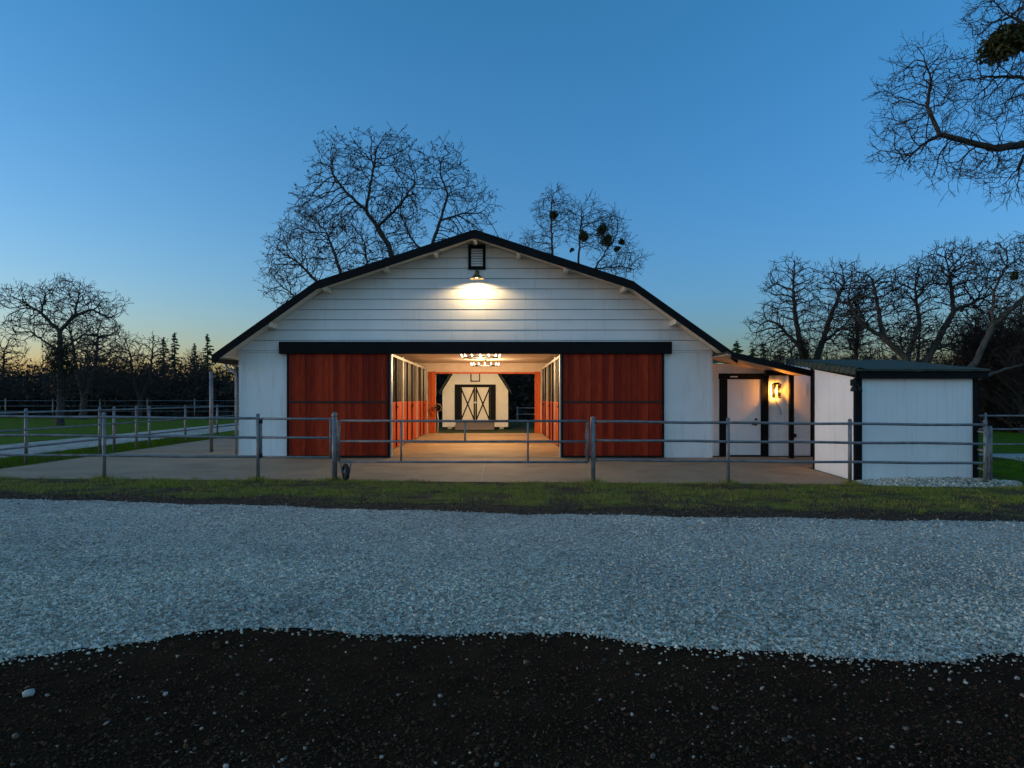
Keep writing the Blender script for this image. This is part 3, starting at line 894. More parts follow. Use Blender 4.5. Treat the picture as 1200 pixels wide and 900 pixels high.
gable_lamp((XC, YB + 0.002, 3.45), 0.0, 'unseen barn lamp added on the rear wall to light the small shed behind', 19.0, 'barn_lamp', True, 0.29)  # added out of view, its position guessed, to light the small shed

# ---------------------------------------------------------------- porch between barn and shed
pc = thing('lean_to', 'lean-to porch with white doors and dark frames joined to the barn', 'porch', (0, 0, 0))
YD = 17.75
def boards_x(mb, x0, x1, y0, y1, z0, z1, w=0.2, gap=0.006):
    x = x0
    while x < x1 - 0.01:
        mb.box(x, min(x + w, x1) - gap, y0, y1, z0, z1); x += w
    mb.box(x0, x1, y0 + 0.012, y1 + 0.02, z0 + 0.001, z1 - 0.001)
w_ = MB(); boards_x(w_, 5.44, 9.5, YD, YD + 0.03, 0.0, 2.42)
w_.build('wall', M['white'], pc)
df = MB()
df.box(5.72, 5.92, YD - 0.045, YD - 0.003, 0.0, 2.02); df.box(6.79, 6.985, YD - 0.045, YD - 0.003, 0.0, 2.02)
df.box(5.70, 7.0, YD - 0.05, YD - 0.003, 2.022, 2.17); df.box(5.921, 6.789, YD - 0.04, YD - 0.003, 0.0, 0.05)
df.build('door_frame', M['black'], pc)
dd = MB().box(5.925, 6.785, YD - 0.03, YD - 0.004, 0.055, 2.015).build('door', M['white'], pc)
MB().lathe([(0, 0), (0.03, 0), (0.03, -0.03), (0, -0.035)], (6.66, YD - 0.032, 0.98), 12, 'y').build('deadbolt', M['iron'], dd)
MB().lathe([(0, 0), (0.03, 0), (0.03, -0.015), (0, -0.02)], (6.66, YD - 0.032, 0.85), 12, 'y').tube([(6.66, YD - 0.05, 0.85), (6.66, YD - 0.09, 0.85), (6.54, YD - 0.09, 0.845)], 0.012, 8).build('handle', M['iron'], dd)
MB().box(5.99, 6.18, YD - 0.062, YD - 0.052, 2.07, 2.10).build('door_bracket', M['white_plastic'], pc)
d2 = MB().box(7.56, 8.08, YD - 0.028, YD - 0.004, 0.05, 2.30).build('side_door', M['white'], pc)
MB().lathe([(0, 0), (0.055, 0), (0.055, -0.02), (0.035, -0.05), (0, -0.055)], (7.66, YD - 0.03, 0.56), 14, 'y').build('outlet_cover', M['iron'], d2)
MB().box(7.93, 7.99, YD - 0.036, YD - 0.029, 1.60, 1.90).build('door_plate', M['white_plastic'], d2)
MB().box(8.09, 8.16, YD - 0.04, YD - 0.003, 0.0, 2.40).build('side_trim', M['black'], pc)
MB().box(5.44, 9.4, YD - 0.03, YD - 0.0025, 0.0, 0.03).build('sill', M['black'], pc)
MB().box(7.33, 7.43, 17.2, 17.3, 0.012, 2.10).build('porch_post', M['black'], pc)
MB().box(6.72, 7.62, 17.19, 17.31, 2.102, 2.235).build('porch_beam', M['black'], pc)
zr = lambda x: 2.62 - 0.235 * (x - 5.5)
rf = MB(); rf.prism([(5.42, zr(5.42)), (7.45, zr(7.45)), (7.45, zr(7.45) - 0.05), (5.42, zr(5.42) - 0.05)], 16.2, 18.2)
rf.build('roof', M['shingle'], pc)
cl = MB(); cl.prism([(5.43, zr(5.43) - 0.052), (7.44, zr(7.44) - 0.052), (7.44, zr(7.44) - 0.075), (5.43, zr(5.43) - 0.075)], 16.21, 17.99)
cl.build('porch_ceiling', simple('porch_boards', (0.52, 0.40, 0.28), 0.7, 0.15, 3, 0.2, stretch=(6, 1, 1)), pc)
fa = MB(); fa.prism([(5.50, zr(5.5) + 0.012), (7.46, zr(7.46) + 0.012), (7.46, zr(7.46) - 0.135), (5.50, zr(5.5) - 0.135)], 16.155, 16.198)
fa.build('fascia', M['black'], pc)
# wall lantern beside the door
ln = thing('wall_lantern', 'lit black box lantern glowing amber between the porch doors', 'lantern', (7.15, YD - 0.002, 1.72))
MB().box(-0.05, 0.05, -0.018, 0.0, -0.12, 0.16).build('back_plate', M['iron'], ln)
fr = MB()
for x in (-0.075, 0.075):
    for y in (-0.21, -0.06):
        fr.box(x - 0.008, x + 0.008, y - 0.008, y + 0.008, -0.17, 0.15)
fr.box(-0.09, 0.09, -0.225, -0.045, -0.19, -0.171); fr.box(-0.09, 0.09, -0.225, -0.045, 0.151, 0.17)
fr.prism([(-0.09, 0.171), (0.09, 0.171), (0.04, 0.215), (-0.04, 0.215)], -0.20, -0.07)
fr.box(-0.012, 0.012, -0.06, -0.018, 0.10, 0.13)
fr.build('frame', M['iron'], ln)
gl = MB()
gl.box(-0.066, 0.066, -0.2105, -0.2095, -0.168, 0.148)
for x in (-0.075, 0.075): gl.box(x - 0.0005, x + 0.0005, -0.20, -0.07, -0.168, 0.148)
gl.build('pane', M['glass'], ln)
MB().lathe([(0, 0.09), (0.018, 0.075), (0.028, 0.03), (0.03, -0.03), (0.02, -0.08), (0, -0.09)], (0, -0.135, -0.01), 14).build('bulb', M['bulb_hot'], ln, True)
MB().tube([(0.03, -0.012, -0.18), (0.05, -0.012, -0.32), (0.13, -0.012, -0.42), (0.17, -0.012, -0.62)], 0.006, 6).build('cord', M['iron'], ln, True)
point(ln, (0, -0.135, 0.0), 4.6, (1.0, 0.44, 0.075), 0.065)

# ---------------------------------------------------------------- white shed at the right
sh = thing('shed', 'white board shed with black corner trim and low mossy roof', 'shed', (7.1, 13.6, 0))
GZ0 = float(gz(8.3, 13.6))
w_ = MB(); boards_x(w_, 0.0, 2.42, 0.0, 0.03, GZ0 - 0.03, 1.95, 0.203, 0.003)
w_.build('front_wall', M['white'], sh)
sd = MB(); y = 0.05
while y < 1.79:
    y1 = min(y + 0.2, 1.8)
    sd.prism([(y, GZ0 - 0.03), (y1 - 0.003, GZ0 - 0.03), (y1 - 0.003, 1.94 + 0.135 * y1), (y, 1.94 + 0.135 * y)], -0.0, 0.03, 'x')
    y += 0.2
sd.prism([(0.05, GZ0), (1.8, GZ0), (1.8, 1.93 + 0.135 * 1.8), (0.05, 1.94)], 0.012, 0.05, 'x')
sd.build('side_wall', M['white'], sh)
rw = MB(); rw.prism([(0.05, GZ0 - 0.03), (3.0, GZ0 - 0.03), (3.0, 2.28), (0.05, 1.94)], 2.38, 2.42, 'x')
rw.build('side_wall', M['white'], sh)
MB().box(0.05, 2.37, 1.76, 1.80, GZ0, 2.15).build('rear_wall', M['white'], sh)
ct = MB()
ct.box(-0.02, 0.115, -0.03, -0.003, GZ0 - 0.03, 1.93); ct.box(-0.02, -0.002, -0.0031, 0.05, GZ0 - 0.03, 1.93)
ct.build('corner_trim', M['black'], sh)
MB().box(2.33, 2.43, -0.03, -0.003, GZ0 - 0.03, 1.93).build('corner_trim', M['black'], sh)
MB().box(-0.02, -0.003, 1.76, 1.81, GZ0, 2.16).build('corner_trim', M['black'], sh)
MB().box(0.0, 2.56, -0.12, -0.031, 1.915, 2.06).build('fascia', M['black'], sh)
ra = MB(); ra.prism([(-0.16, 2.062), (3.2, 2.062 + 0.112 * 3.36), (3.2, 2.10 + 0.112 * 3.36), (-0.16, 2.10)], -0.06, 2.58, 'x')
roof_o = ra.build('roof', M['moss_shingle'], sh)
cap = MB(); y = -0.16
while y < 3.1:
    z = 2.10 + 0.112 * (y + 0.16)
    cap.prism([(-0.10, z - 0.10), (-0.085, z + 0.02), (0.0, z + 0.045), (0.10, z + 0.02), (0.10, z + 0.005), (0.0, z + 0.025), (-0.07, z + 0.0), (-0.08, z - 0.10)], y, y + 0.19)
    y += 0.205
cap.build('rake_cap', M['moss_shingle'], roof_o)
sf = MB(); sf.prism([(-0.12, 1.93), (1.9, 1.93 + 0.135 * 2), (1.9, 2.055 + 0.112 * 2.02), (-0.12, 2.058)], -0.055, -0.022, 'x')
sf.build('rake_trim', M['black'], sh)
fl = thing('floodlight', 'black twin floodlight under the shed roof corner', 'light', (7.02, 13.50, 1.80))
MB().box(-0.045, 0.045, 0.02, 0.07, -0.03, 0.10).build('bracket', M['iron'], fl)
for s in (-1, 1):
    MB().tube([(0, 0.02, 0.02), (s * 0.04, -0.04, -0.0), (s * 0.055, -0.075, -0.05)], 0.012, 6).lathe([(0.0, 0.05), (0.03, 0.045), (0.055, -0.02), (0.055, -0.05), (0.045, -0.05), (0, -0.03)], (s * 0.06, -0.08, -0.09), 12).build('lamp_head', M['iron'], fl, True)
# gravel bed along the shed
rb_ = np.random.default_rng(9)
n = 5200
u = rb_.uniform(0, 1, n); X = 6.95 + u * 3.15
wd = 0.42 * np.sqrt(np.clip(1 - ((u - 0.5) / 0.5) ** 4, 0.02, 1))
q = rb_.uniform(-1, 1, n); Y = 13.30 + q * wd - 0.05 + 0.10 * np.clip(u - 0.8, 0, 1)
keep = (Y < 13.57) | (X > 9.55); X, Y, q, u = X[keep], Y[keep], q[keep], u[keep]
hgt = 0.10 * (1 - q ** 2) * np.clip(1.15 - ((u - 0.55) / 0.5) ** 2, 0.1, 1) * rb_.uniform(0.2, 1, len(X))
tag(scatter_stones('gravel_bed', X, Y, gz(X, Y) + hgt, rb_.lognormal(math.log(0.024), 0.3, len(X)), M['stone'], 12), 'low bank of grey crushed stone along the foot of the shed', 'gravel', kind='stuff')

# ---------------------------------------------------------------- pipe fences
YFE = 13.1
def topz(x): return 1.094 - 0.0088 * x
def pipe_run(name, label, pts_posts, xr, drops=(0, 0.36, 0.735), rad=0.033, y=YFE, cap=True, ztop=topz):
    """straight run along x: posts at pts_posts, rails from xr[0] to xr[1]"""
    t = thing(name, label, 'fence', (pts_posts[0][0], y, 0))
    ox = pts_posts[0][0]
    for px, pr in pts_posts:
        g = float(gz(px, y))
        m = MB().tube([(px - ox, 0, g - 0.05), (px - ox, 0, ztop(px) + 0.065)], pr, 10)
        m.lathe([(pr + 0.003, 0), (pr + 0.004, 0.012), (pr * 0.6, 0.03), (0, 0.034)], (px - ox, 0, ztop(px) + 0.065), 10)
        m.build('post', M['pipe'], t, True)
    for d in drops:
        m = MB()
        k = 12
        P = []
        for i in range(k + 1):
            x = xr[0] + (xr[1] - xr[0]) * i / k
            P.append((x - ox, -0.01, ztop(x) - d + 0.006 * math.sin(i * 1.7 + d * 9)))
        m.tube(P, 0.0255, 8)
        m.build('rail', M['pipe'], t, True)
    return t
pipe_run('pipe_fence', 'grey steel pipe fence run left of the small gate, in front of the apron', [(-13.4, 0.033), (-10.53, 0.033), (-7.58, 0.034), (-4.63, 0.037)], (-13.4, -4.63))
pipe_run('pipe_fence', 'grey steel pipe fence run right of the wheeled gate, passing the shed', [(1.80, 0.046), (4.39, 0.034), (6.73, 0.036), (9.33, 0.036)], (1.80, 9.33))
# small gate and the thick post at its right
wg = thing('walk_gate', 'narrow grey pipe gate left of the wheeled gate', 'gate', (-4.57, YFE, 0))
up = MB().tube([(0, 0, topz(-4.57) - 0.76), (0, 0, topz(-4.57) + 0.01)], 0.024, 8); up.build('upright', M['pipe'], wg, True)
MB().tube([(1.33, 0, topz(-3.2) - 0.76), (1.33, 0, topz(-3.2) + 0.01)], 0.02, 8).build('upright', M['pipe'], wg, True)
for d in (0, 0.36, 0.735):
    MB().tube([(0, 0, topz(-4.57) - d), (1.33, 0, topz(-3.24) - d)], 0.023, 8).build('rail', M['pipe'], wg, True)
hg = MB()
for d in (0.05, 0.70): hg.lathe([(0, -0.04), (0.036, -0.04), (0.036, 0.04), (0, 0.04)], (-0.005, 0, topz(-4.6) - d), 10)
hg.build('hinge', M['iron'], wg, True)
gp = thing('gate_post', 'thick steel gate post with a cap beside the gate wheel', 'post', (-3.16, YFE, 0))
g0 = float(gz(-3.16, YFE))
MB().tube([(0, 0, g0 - 0.05), (0, 0, 1.17)], 0.052, 14).build('shaft', M['pipe'], gp, True)
MB().lathe([(0, 0.075), (0.03, 0.068), (0.05, 0.04), (0.055, 0.0), (0.05, -0.02), (0, -0.02)], (0, 0, 1.185), 14).build('cap', M['pipe'], gp, True)
# wheeled gate
wh = thing('wheeled_gate', 'long grey pipe gate on a rubber wheel across the barn entrance', 'gate', (-3.07, YFE - 0.02, 0))
L = 4.77
gt_ = lambda x: 1.094 - 0.0015 * x
for d in (0.0, 0.392, 0.785):
    MB().tube([(0, 0, gt_(0) - d), (L * 0.5, 0, gt_(2) - d - 0.004), (L, 0, gt_(L) - d)], 0.023, 8).build('rail', M['pipe'], wh, True)
for x, z0, r_ in ((0, 0.785, 0.024), (1.19, 0.785, 0.018), (2.415, 0.392, 0.018), (3.62, 0.785, 0.018), (L, 0.785, 0.024)):
    MB().tube([(x, 0, gt_(x) - z0), (x, 0, gt_(x))], r_, 8).build('upright', M['pipe'], wh, True)
fk = MB()
wx, wz = 0.13, 0.115 + float(gz(-2.9, YFE)) + 0.055
for s in (-1, 1):
    fk.beam((wx + s * 0.10, 0, 0.30), (wx + s * 0.075, 0, wz - 0.0), 0.02, 0.035)
fk.box(wx - 0.13, wx + 0.16, -0.025, 0.025, 0.285, 0.325)
fk.tube([(wx - 0.09, 0, wz), (wx + 0.09, 0, wz)], 0.012, 8)
fork = fk.build('wheel_fork', M['pipe'], wh)
rot = Matrix.Rotation(R(28), 3, 'Z') @ Matrix.Rotation(R(90), 3, 'Y')
ty = MB().torus((wx, 0, wz), 0.125, 0.042, 28, 10, rot).build('tyre', M['rubber'], wh, True)
MB().lathe([(0, -0.02), (0.085, -0.02), (0.085, 0.02), (0, 0.02)], (wx, 0, wz), 20, 'x').build('rim', M['pipe'], wh)
ch = MB()
for k in range(16):
    z = gt_(L) - 0.05 - k * 0.045
    ch.torus((L - 0.035 + 0.012 * math.sin(k * 0.9), -0.035, z), 0.022, 0.006, 10, 5, Matrix.Rotation(R(90), 3, 'X') if k % 2 else Matrix.Rotation(R(90), 3, 'Y'))
ch.build('chain', M['pipe'], wh, True)

def pipe_line(name, label, path, posts, zs, rad=0.028, prad=0.036, h=1.27):
    """pipe fence along a ground path of (x, y) points"""
    t = thing(name, label, 'fence', (path[0][0], path[0][1], 0))
    ox, oy = path[0]
    for (x, y) in posts:
        g = float(gz(x, y))
        MB().tube([(x - ox, y - oy, g - 0.05), (x - ox, y - oy, g + h)], prad, 8).lathe([(prad, 0), (prad * 0.6, 0.02), (0, 0.025)], (x - ox, y - oy, g + h), 8).build('post', M['pipe'], t, True)
    for z in zs:
        MB().tube([(x - ox, y - oy, float(gz(x, y)) + z) for x, y in path], rad, 8).build('rail', M['pipe'], t, True)
    return t
pipe_line('pipe_fence', 'steel pipe fence running back along the left side of the apron', [(-10.9, 13.4), (-11.0, 22), (-11.2, 29), (-11.3, 36)],
          [(-10.95, 15.8), (-11.0, 18.8), (-11.0, 19.5), (-11.0, 20.7), (-11.02, 21.5), (-11.08, 24.1), (-11.15, 27.0), (-11.25, 32)], (1.20, 0.80, 0.40), 0.024, 0.038)
tp = thing('steel_pole', 'tall bare steel pole standing beside the left barn corner', 'pole', (-8.14, 19.3, 0))
MB().tube([(0, 0, -0.1), (0, 0, 2.24)], 0.05, 10).build('shaft', M['pipe'], tp, True)
MB().lathe([(0.052, 0), (0.056, 0.02), (0.03, 0.045), (0, 0.05)], (0, 0, 2.24), 10).build('cap', M['pipe'], tp, True)
pipe_line('pipe_fence', 'pale pipe fence far across the green field at the left', [(-70, 52), (-16, 52)], [(-70 + 3.6 * k, 52) for k in range(16)], (1.35, 0.95, 0.55), 0.02, 0.045, 1.5)
pipe_line('pipe_fence', 'grey pipe fence beyond the shed at the right edge', [(10.2, 18.2), (30, 18.6)], [(10.2, 18.2), (13.0, 18.25), (15.8, 18.3), (18.6, 18.35), (21.4, 18.4), (24.2, 18.45)], (1.06, 0.70, 0.30), 0.024, 0.036, 1.12)
pipe_line('pipe_fence', 'short pipe fence going back from the right corner post', [(9.46, 13.15), (9.9, 16.0), (10.2, 18.2)], [(9.46, 13.15), (9.85, 15.7)], (1.0, 0.64, 0.27), 0.024, 0.034, 1.12)
pipe_line('pipe_fence', 'white pipe rails behind the small barn at its right', [(0.9, 37.5), (4.5, 38)], [(1.0, 37.5), (2.6, 37.75), (4.2, 38)], (1.0, 0.65, 0.3), 0.03, 0.04, 1.05)

# ---------------------------------------------------------------- trees
def colonize(rng, limbs, lobes, npts, step, di, dk, jitter, maxit=160, up=0.05):
    """space colonisation: limbs are polylines (x,y,z) from the ground, lobes are ellipsoids (centre, radii)"""
    pos = []; par = []
    index = {}
    for pl in limbs:
        prev = -1
        for i, p in enumerate(pl):
            key = tuple(round(c, 3) for c in p)
            if key in index:
                prev = index[key]; continue
            if prev >= 0:
                a = np.array(pos[prev]); b = np.array(p, float); L = np.linalg.norm(b - a)
                k = max(1, int(L / step))
                for q in range(1, k + 1):
                    c = a + (b - a) * q / k
                    if q < k: c = c + rng.normal(0, 0.10 * step, 3)
                    pos.append(tuple(c)); par.append(prev); prev = len(pos) - 1
            else:
                pos.append(tuple(p)); par.append(-1); prev = len(pos) - 1
            index[key] = prev
    w = np.array([r[0] * r[1] * r[2] for _, r in lobes]) ** 0.8
    cnt = (npts * w / w.sum()).astype(int)
    A = []
    for (c, r), k in zip(lobes, cnt):
        u = rng.normal(0, 1, (k, 3)); u /= np.linalg.norm(u, axis=1)[:, None]
        A.append(np.array(c) + u * (rng.uniform(0.05, 1, (k, 1)) ** 0.42) * np.array(r))
    A = np.concatenate(A)
    A = A[A[:, 2] > 0.6]
    P = np.array(pos)
    d = np.full(len(A), 1e9); near = np.zeros(len(A), int)
    def upd(i0):
        N = P[i0:]
        for s0 in range(0, len(A), 4000):
            D = np.linalg.norm(A[s0:s0 + 4000, None] - N[None], axis=2)
            m = D.argmin(1); dm = D[np.arange(len(m)), m]
            b = dm < d[s0:s0 + 4000]
            d[s0:s0 + 4000][b] = dm[b]; near[s0:s0 + 4000][b] = m[b] + i0
    upd(0)
    nch = np.zeros(200000, int)
    for it in range(maxit):
        al = d > dk
        A, d, near = A[al], d[al], near[al]
        if len(A) == 0: break
        act = d < di
        if not act.any():
            act = d < d.min() + di * 0.4
        ids = near[act]
        V = A[act] - P[ids]; V /= np.linalg.norm(V, axis=1)[:, None] + 1e-9
        u, inv = np.unique(ids, return_inverse=True)
        G = np.zeros((len(u), 3)); np.add.at(G, inv, V)
        ok = nch[u] < 3
        u, G = u[ok], G[ok]
        if len(u) == 0: break
        G /= np.linalg.norm(G, axis=1)[:, None] + 1e-9
        pu = np.array([par[k] for k in u]); H = P[u] - P[np.where(pu < 0, u, pu)]
        G += 0.75 * H / (np.linalg.norm(H, axis=1)[:, None] + 1e-9)
        G += rng.normal(0, jitter, G.shape); G[:, 2] += up
        G /= np.linalg.norm(G, axis=1)[:, None] + 1e-9
        nch[u] += 1
        i0 = len(P)
        P = np.concatenate([P, P[u] + G * step])
        par.extend(u.tolist())
        upd(i0)
        if len(P) > 22000: break
    return P, np.array(par)

def add_twigs(rng, P, par, per_tip, length, droop=0.0, frac=0.35):
    """short forked twigs on the tips and along the thin branches"""
    n = len(P)
    ch = np.zeros(n, int); np.add.at(ch, par[par >= 0], 1)
    tips = np.where(ch == 0)[0]
    side = np.where((ch == 1))[0]
    side = side[rng.uniform(0, 1, len(side)) < frac]
    newP = []; newpar = []
    N = n
    for src, k in ((tips, per_tip), (side, 1)):
        for i in src:
            p = par[i]
            if p < 0: continue
            d0 = P[i] - P[p]; d0 = d0 / (np.linalg.norm(d0) + 1e-9)
            for _ in range(k):
                d = d0 + rng.normal(0, 0.65 if k > 1 else 0.95, 3); d[2] += 0.1 - droop; d /= np.linalg.norm(d)
                q = i; c = P[i]
                L = length * rng.uniform(0.5, 1.2)
                for s in range(3):
                    d = d + rng.normal(0, 0.22, 3); d[2] -= droop * 0.3; d /= np.linalg.norm(d)
                    c = c + d * L / 3
                    newP.append(c); newpar.append(q); q = N; N += 1
                    if s < 2 and rng.uniform() < 0.75:
                        e = d + rng.normal(0, 0.7, 3); e /= np.linalg.norm(e)
                        newP.append(c + e * L * 0.36); newpar.append(q); N += 1
    if newP:
        P = np.concatenate([P, np.array(newP)]); par = np.concatenate([par, np.array(newpar, int)])
    return P, par

def radii(P, par, r_tip, r_base):
    n = len(P)
    lo, hi = 1.6, 6.0
    def calc(e):
        acc = np.zeros(n); r = np.zeros(n)
        for i in range(n - 1, -1, -1):
            a = acc[i]
            r[i] = r_tip if a == 0 else max(r_tip, a ** (1 / e))
            if par[i] >= 0: acc[par[i]] += r[i] ** e
        return r
    # children are always appended after their parents, so one reverse pass is enough
    for _ in range(9):
        m = (lo + hi) / 2
        if calc(m)[0] > r_base: lo = m
        else: hi = m
    r = calc((lo + hi) / 2)
    # taper with the length of wood beyond each point
    far = np.zeros(n)
    for i in range(n - 1, -1, -1):
        p = par[i]
        if p >= 0: far[p] = max(far[p], far[i] + np.linalg.norm(P[i] - P[p]))
    q = r_tip + (r_base - r_tip) * (far / (far[0] + 1e-9)) ** 1.55
    return np.maximum(r_tip, np.sqrt(r * q))

def tree_mesh(P, par, r, thr):
    """chains of tubes; returns two MBs: thick wood and thin wood"""
    n = len(P)
    kids = [[] for _ in range(n)]
    for i in range(n):
        if par[i] >= 0: kids[par[i]].append(i)
    thick, thin = MB(), MB()
    starts = [(i, -1) for i in range(n) if par[i] < 0]
    Pv = [Vector(p) for p in P]
    while starts:
        i, prev = starts.pop()
        chain = [prev, i] if prev >= 0 else [i]
        cur = i
        while kids[cur]:
            ks = sorted(kids[cur], key=lambda k: -r[k])
            for k in ks[1:]: starts.append((k, cur))
            cur = ks[0]
            chain.append(cur)
        if len(chain) < 2: continue
        rr = [r[c] for c in chain]
        if prev >= 0: rr[0] = min(r[prev], rr[1] * 1.15)
        # cut the chain where it gets thin so that the ring count can drop
        j = 0
        while j < len(chain) - 1:
            big = rr[j + 1] > thr
            m = j + 1
            while m < len(chain) - 1 and (rr[m + 1] > thr) == big: m += 1
            pts = [Vector(Pv[c]) for c in chain[j:m + 1]]; rad = rr[j:m + 1]
            mx = max(rad)
            sides = 10 if mx > 0.15 else 7 if mx > 0.06 else 4 if mx > 0.022 else 3
            (thick if big else thin).tube(pts, rad, sides, False)
            j = m
    return thick, thin

def fast_build(mb, name, mat, parent, smooth=True):
    me = bpy.data.meshes.new(name)
    me.from_pydata(mb.v, [], mb.f)
    return link(name, me, mat, parent, smooth)

def leaf_cloud(rng, centres, radii_, n, size):
    """small leaf quads spread through ellipsoids; returns V, F"""
    C = np.array(centres, float); Rr = np.array(radii_, float)
    k = rng.integers(0, len(C), n)
    u = rng.normal(0, 1, (n, 3)); u /= np.linalg.norm(u, axis=1)[:, None]
    p = C[k] + u * (rng.uniform(0, 1, (n, 1)) ** 0.45) * Rr[k]
    a = rng.normal(0, 1, (n, 3)); a /= np.linalg.norm(a, axis=1)[:, None]
    b = np.cross(a, rng.normal(0, 1, (n, 3))); b /= np.linalg.norm(b, axis=1)[:, None]
    s = size * rng.uniform(0.5, 1.4, (n, 1))
    V = np.stack([p - a * s, p + b * s * 0.45, p + a * s, p - b * s * 0.45], 1).reshape(-1, 3)
    F = np.arange(n * 4).reshape(-1, 4)
    return V, F

def bare_tree(name, label, loc, limbs, lobes, seed, npts=1500, step=0.25, di=1.8, dk=0.45, jitter=0.35, r_tip=0.008, r_base=0.35, twig=0.5, per_tip=3,
              thr=0.05, droop=0.0, group=None, mistle=(), ivy=(), dead=0, bark='bark', frac=0.35, dead_size=0.05, size=1.0):
    rng = np.random.default_rng(seed)
    P, par = colonize(rng, limbs, lobes, npts, step, di, dk, jitter)
    P, par = add_twigs(rng, P, par, per_tip, twig, droop, frac)
    r = radii(P, par, r_tip * 0.72, r_base * 0.85)
    # root flare
    low = P[:, 2] < 0.5
    r[low] *= 1 + 0.5 * (0.5 - np.clip(P[low, 2], 0, 0.5))
    t = thing(name, label, 'tree', loc, 0, group)
    t.scale = (size, size, size)
    a, b = tree_mesh(P, par, r, thr)
    fast_build(a, 'trunk', M[bark], t)
    fast_build(b, 'crown', M['twig'], t)
    for (c, q) in mistle:
        ns = int(420 * max(0.5, (q / 0.3) ** 1.5))
        V, F = leaf_cloud(rng, [np.array(c) + rng.normal(0, q * 0.26, 3) for _ in range(6)], [(q * 0.62,) * 3] * 6, ns, 0.055 + 0.05 * q)
        np_mesh('mistletoe', V, F, M['mistletoe'], t)
    if ivy:
        cs = []; rr = []
        for (x, y, z0, z1, rad) in ivy:
            for z in np.arange(z0, z1, 0.35):
                cs.append((x + rng.normal(0, 0.12), y + rng.normal(0, 0.12), z)); rr.append((rad * rng.uniform(0.6, 1.15), rad * rng.uniform(0.6, 1.15), 0.45))
        V, F = leaf_cloud(rng, cs, rr, 220 * len(cs), 0.06)
        np_mesh('ivy', V, F, M['ivy'], t)
    if dead:
        ch = np.zeros(len(P), int); np.add.at(ch, par[par >= 0], 1)
        tips = np.where(ch == 0)[0]; tips = tips[rng.uniform(0, 1, len(tips)) < dead]
        V, F = leaf_cloud(rng, P[tips], np.full((len(tips), 3), 0.06), len(tips) * 2, dead_size)
        np_mesh('dead_leaves', V, F, M['dead_leaf'], t)
    return t

# tall leaning tree behind the left roof slope
bare_tree('tall_tree', 'tall bare tree leaning left behind the left roof slope, brown leaf tufts on top', (-5.0, 40, 0),
    [[(0, 0, 0), (-0.3, 0, 4), (-0.8, 0, 8.6), (-1.6, 0.1, 11), (-2.9, 0.1, 13.0)],
     [(-1.6, 0.1, 11), (-2.2, 0.3, 12.1), (-1.0, 0.6, 13.4), (-0.1, 0.8, 14.8)],
     [(-2.9, 0.1, 13.0), (-4.2, -0.3, 14.2), (-4.9, -0.2, 15.2)], [(-2.9, 0.1, 13.0), (-2.6, 0.1, 14.8), (-2.4, 0.3, 16.2)]],
    [((-4.3, 0, 15.5), (2.1, 2.0, 1.8)), ((-1.9, 0, 16.3), (2.0, 2.0, 1.4)), ((-0.2, 0.4, 15.0), (1.3, 1.8, 1.9)), ((-5.4, 0, 13.2), (1.9, 2, 1.5)), ((-1.8, 0, 13.4), (1.6, 2.0, 1.6))],
    21, 1900, 0.24, 1.7, 0.38, 0.20, 0.0125, 0.32, 0.75, 3, dead=0.4, dead_size=0.06, size=0.965)
bare_tree('bare_tree', 'bare tree with upright stem rising just left of the roof peak', (-4.4, 41, 0),
    [[(0, 0, 0), (-0.1, 0, 6), (0.1, 0, 10.3), (0.9, 0, 12.6), (1.35, 0, 14.2), (0.9, 0, 15.4), (0.9, 0.1, 16.2)],
     [(0.1, 0, 10.3), (-1.0, 0.2, 11.6), (-1.6, 0.2, 13.0)], [(0.9, 0, 12.6), (2.4, 0.2, 13.1)]],
    [((1.2, 0, 15.6), (1.35, 1.6, 1.9)), ((2.3, 0, 13.4), (2.0, 1.7, 1.7)), ((2.7, 0, 11.2), (2.4, 1.6, 1.2)), ((-1.3, 0, 13.0), (1.2, 1.5, 1.5)), ((-1.5, 0, 11.3), (1.6, 1.6, 1.0))],
    22, 1500, 0.24, 1.6, 0.38, 0.20, 0.012, 0.25, 0.75, 3, dead=0.4, dead_size=0.055, size=0.97)
bare_tree('bare_tree', 'low wide bare tree fanning out above the left eave slope', (-9.0, 39, 0),
    [[(0, 0, 0), (0, 0, 4), (-0.3, 0, 6.5), (-1.2, 0, 8.2), (-2.6, 0, 9.6)], [(0, 0, 4), (0.9, 0.3, 7), (1.5, 0.3, 9.2), (1.3, 0.3, 10.8)],
     [(-0.3, 0, 6.5), (0.0, -0.3, 9.0), (-0.7, -0.4, 11)], [(0, 0, 4), (-1.6, 0.3, 6.6), (-3.3, 0.4, 8.0)]],
    [((-2.2, 0, 10.4), (2.0, 2.2, 2.0)), ((0.2, 0, 10.6), (1.9, 2.0, 2.0)), ((-3.4, 0, 8.7), (1.2, 1.9, 1.9)), ((1.6, 0, 9.8), (1.6, 1.8, 1.4)), ((-1.7, 0, 12.2), (1.0, 1.4, .9))],
    23, 2100, 0.22, 1.6, 0.34, 0.20, 0.0115, 0.27, 0.7, 3, dead=0.2, dead_size=0.06, size=0.97)
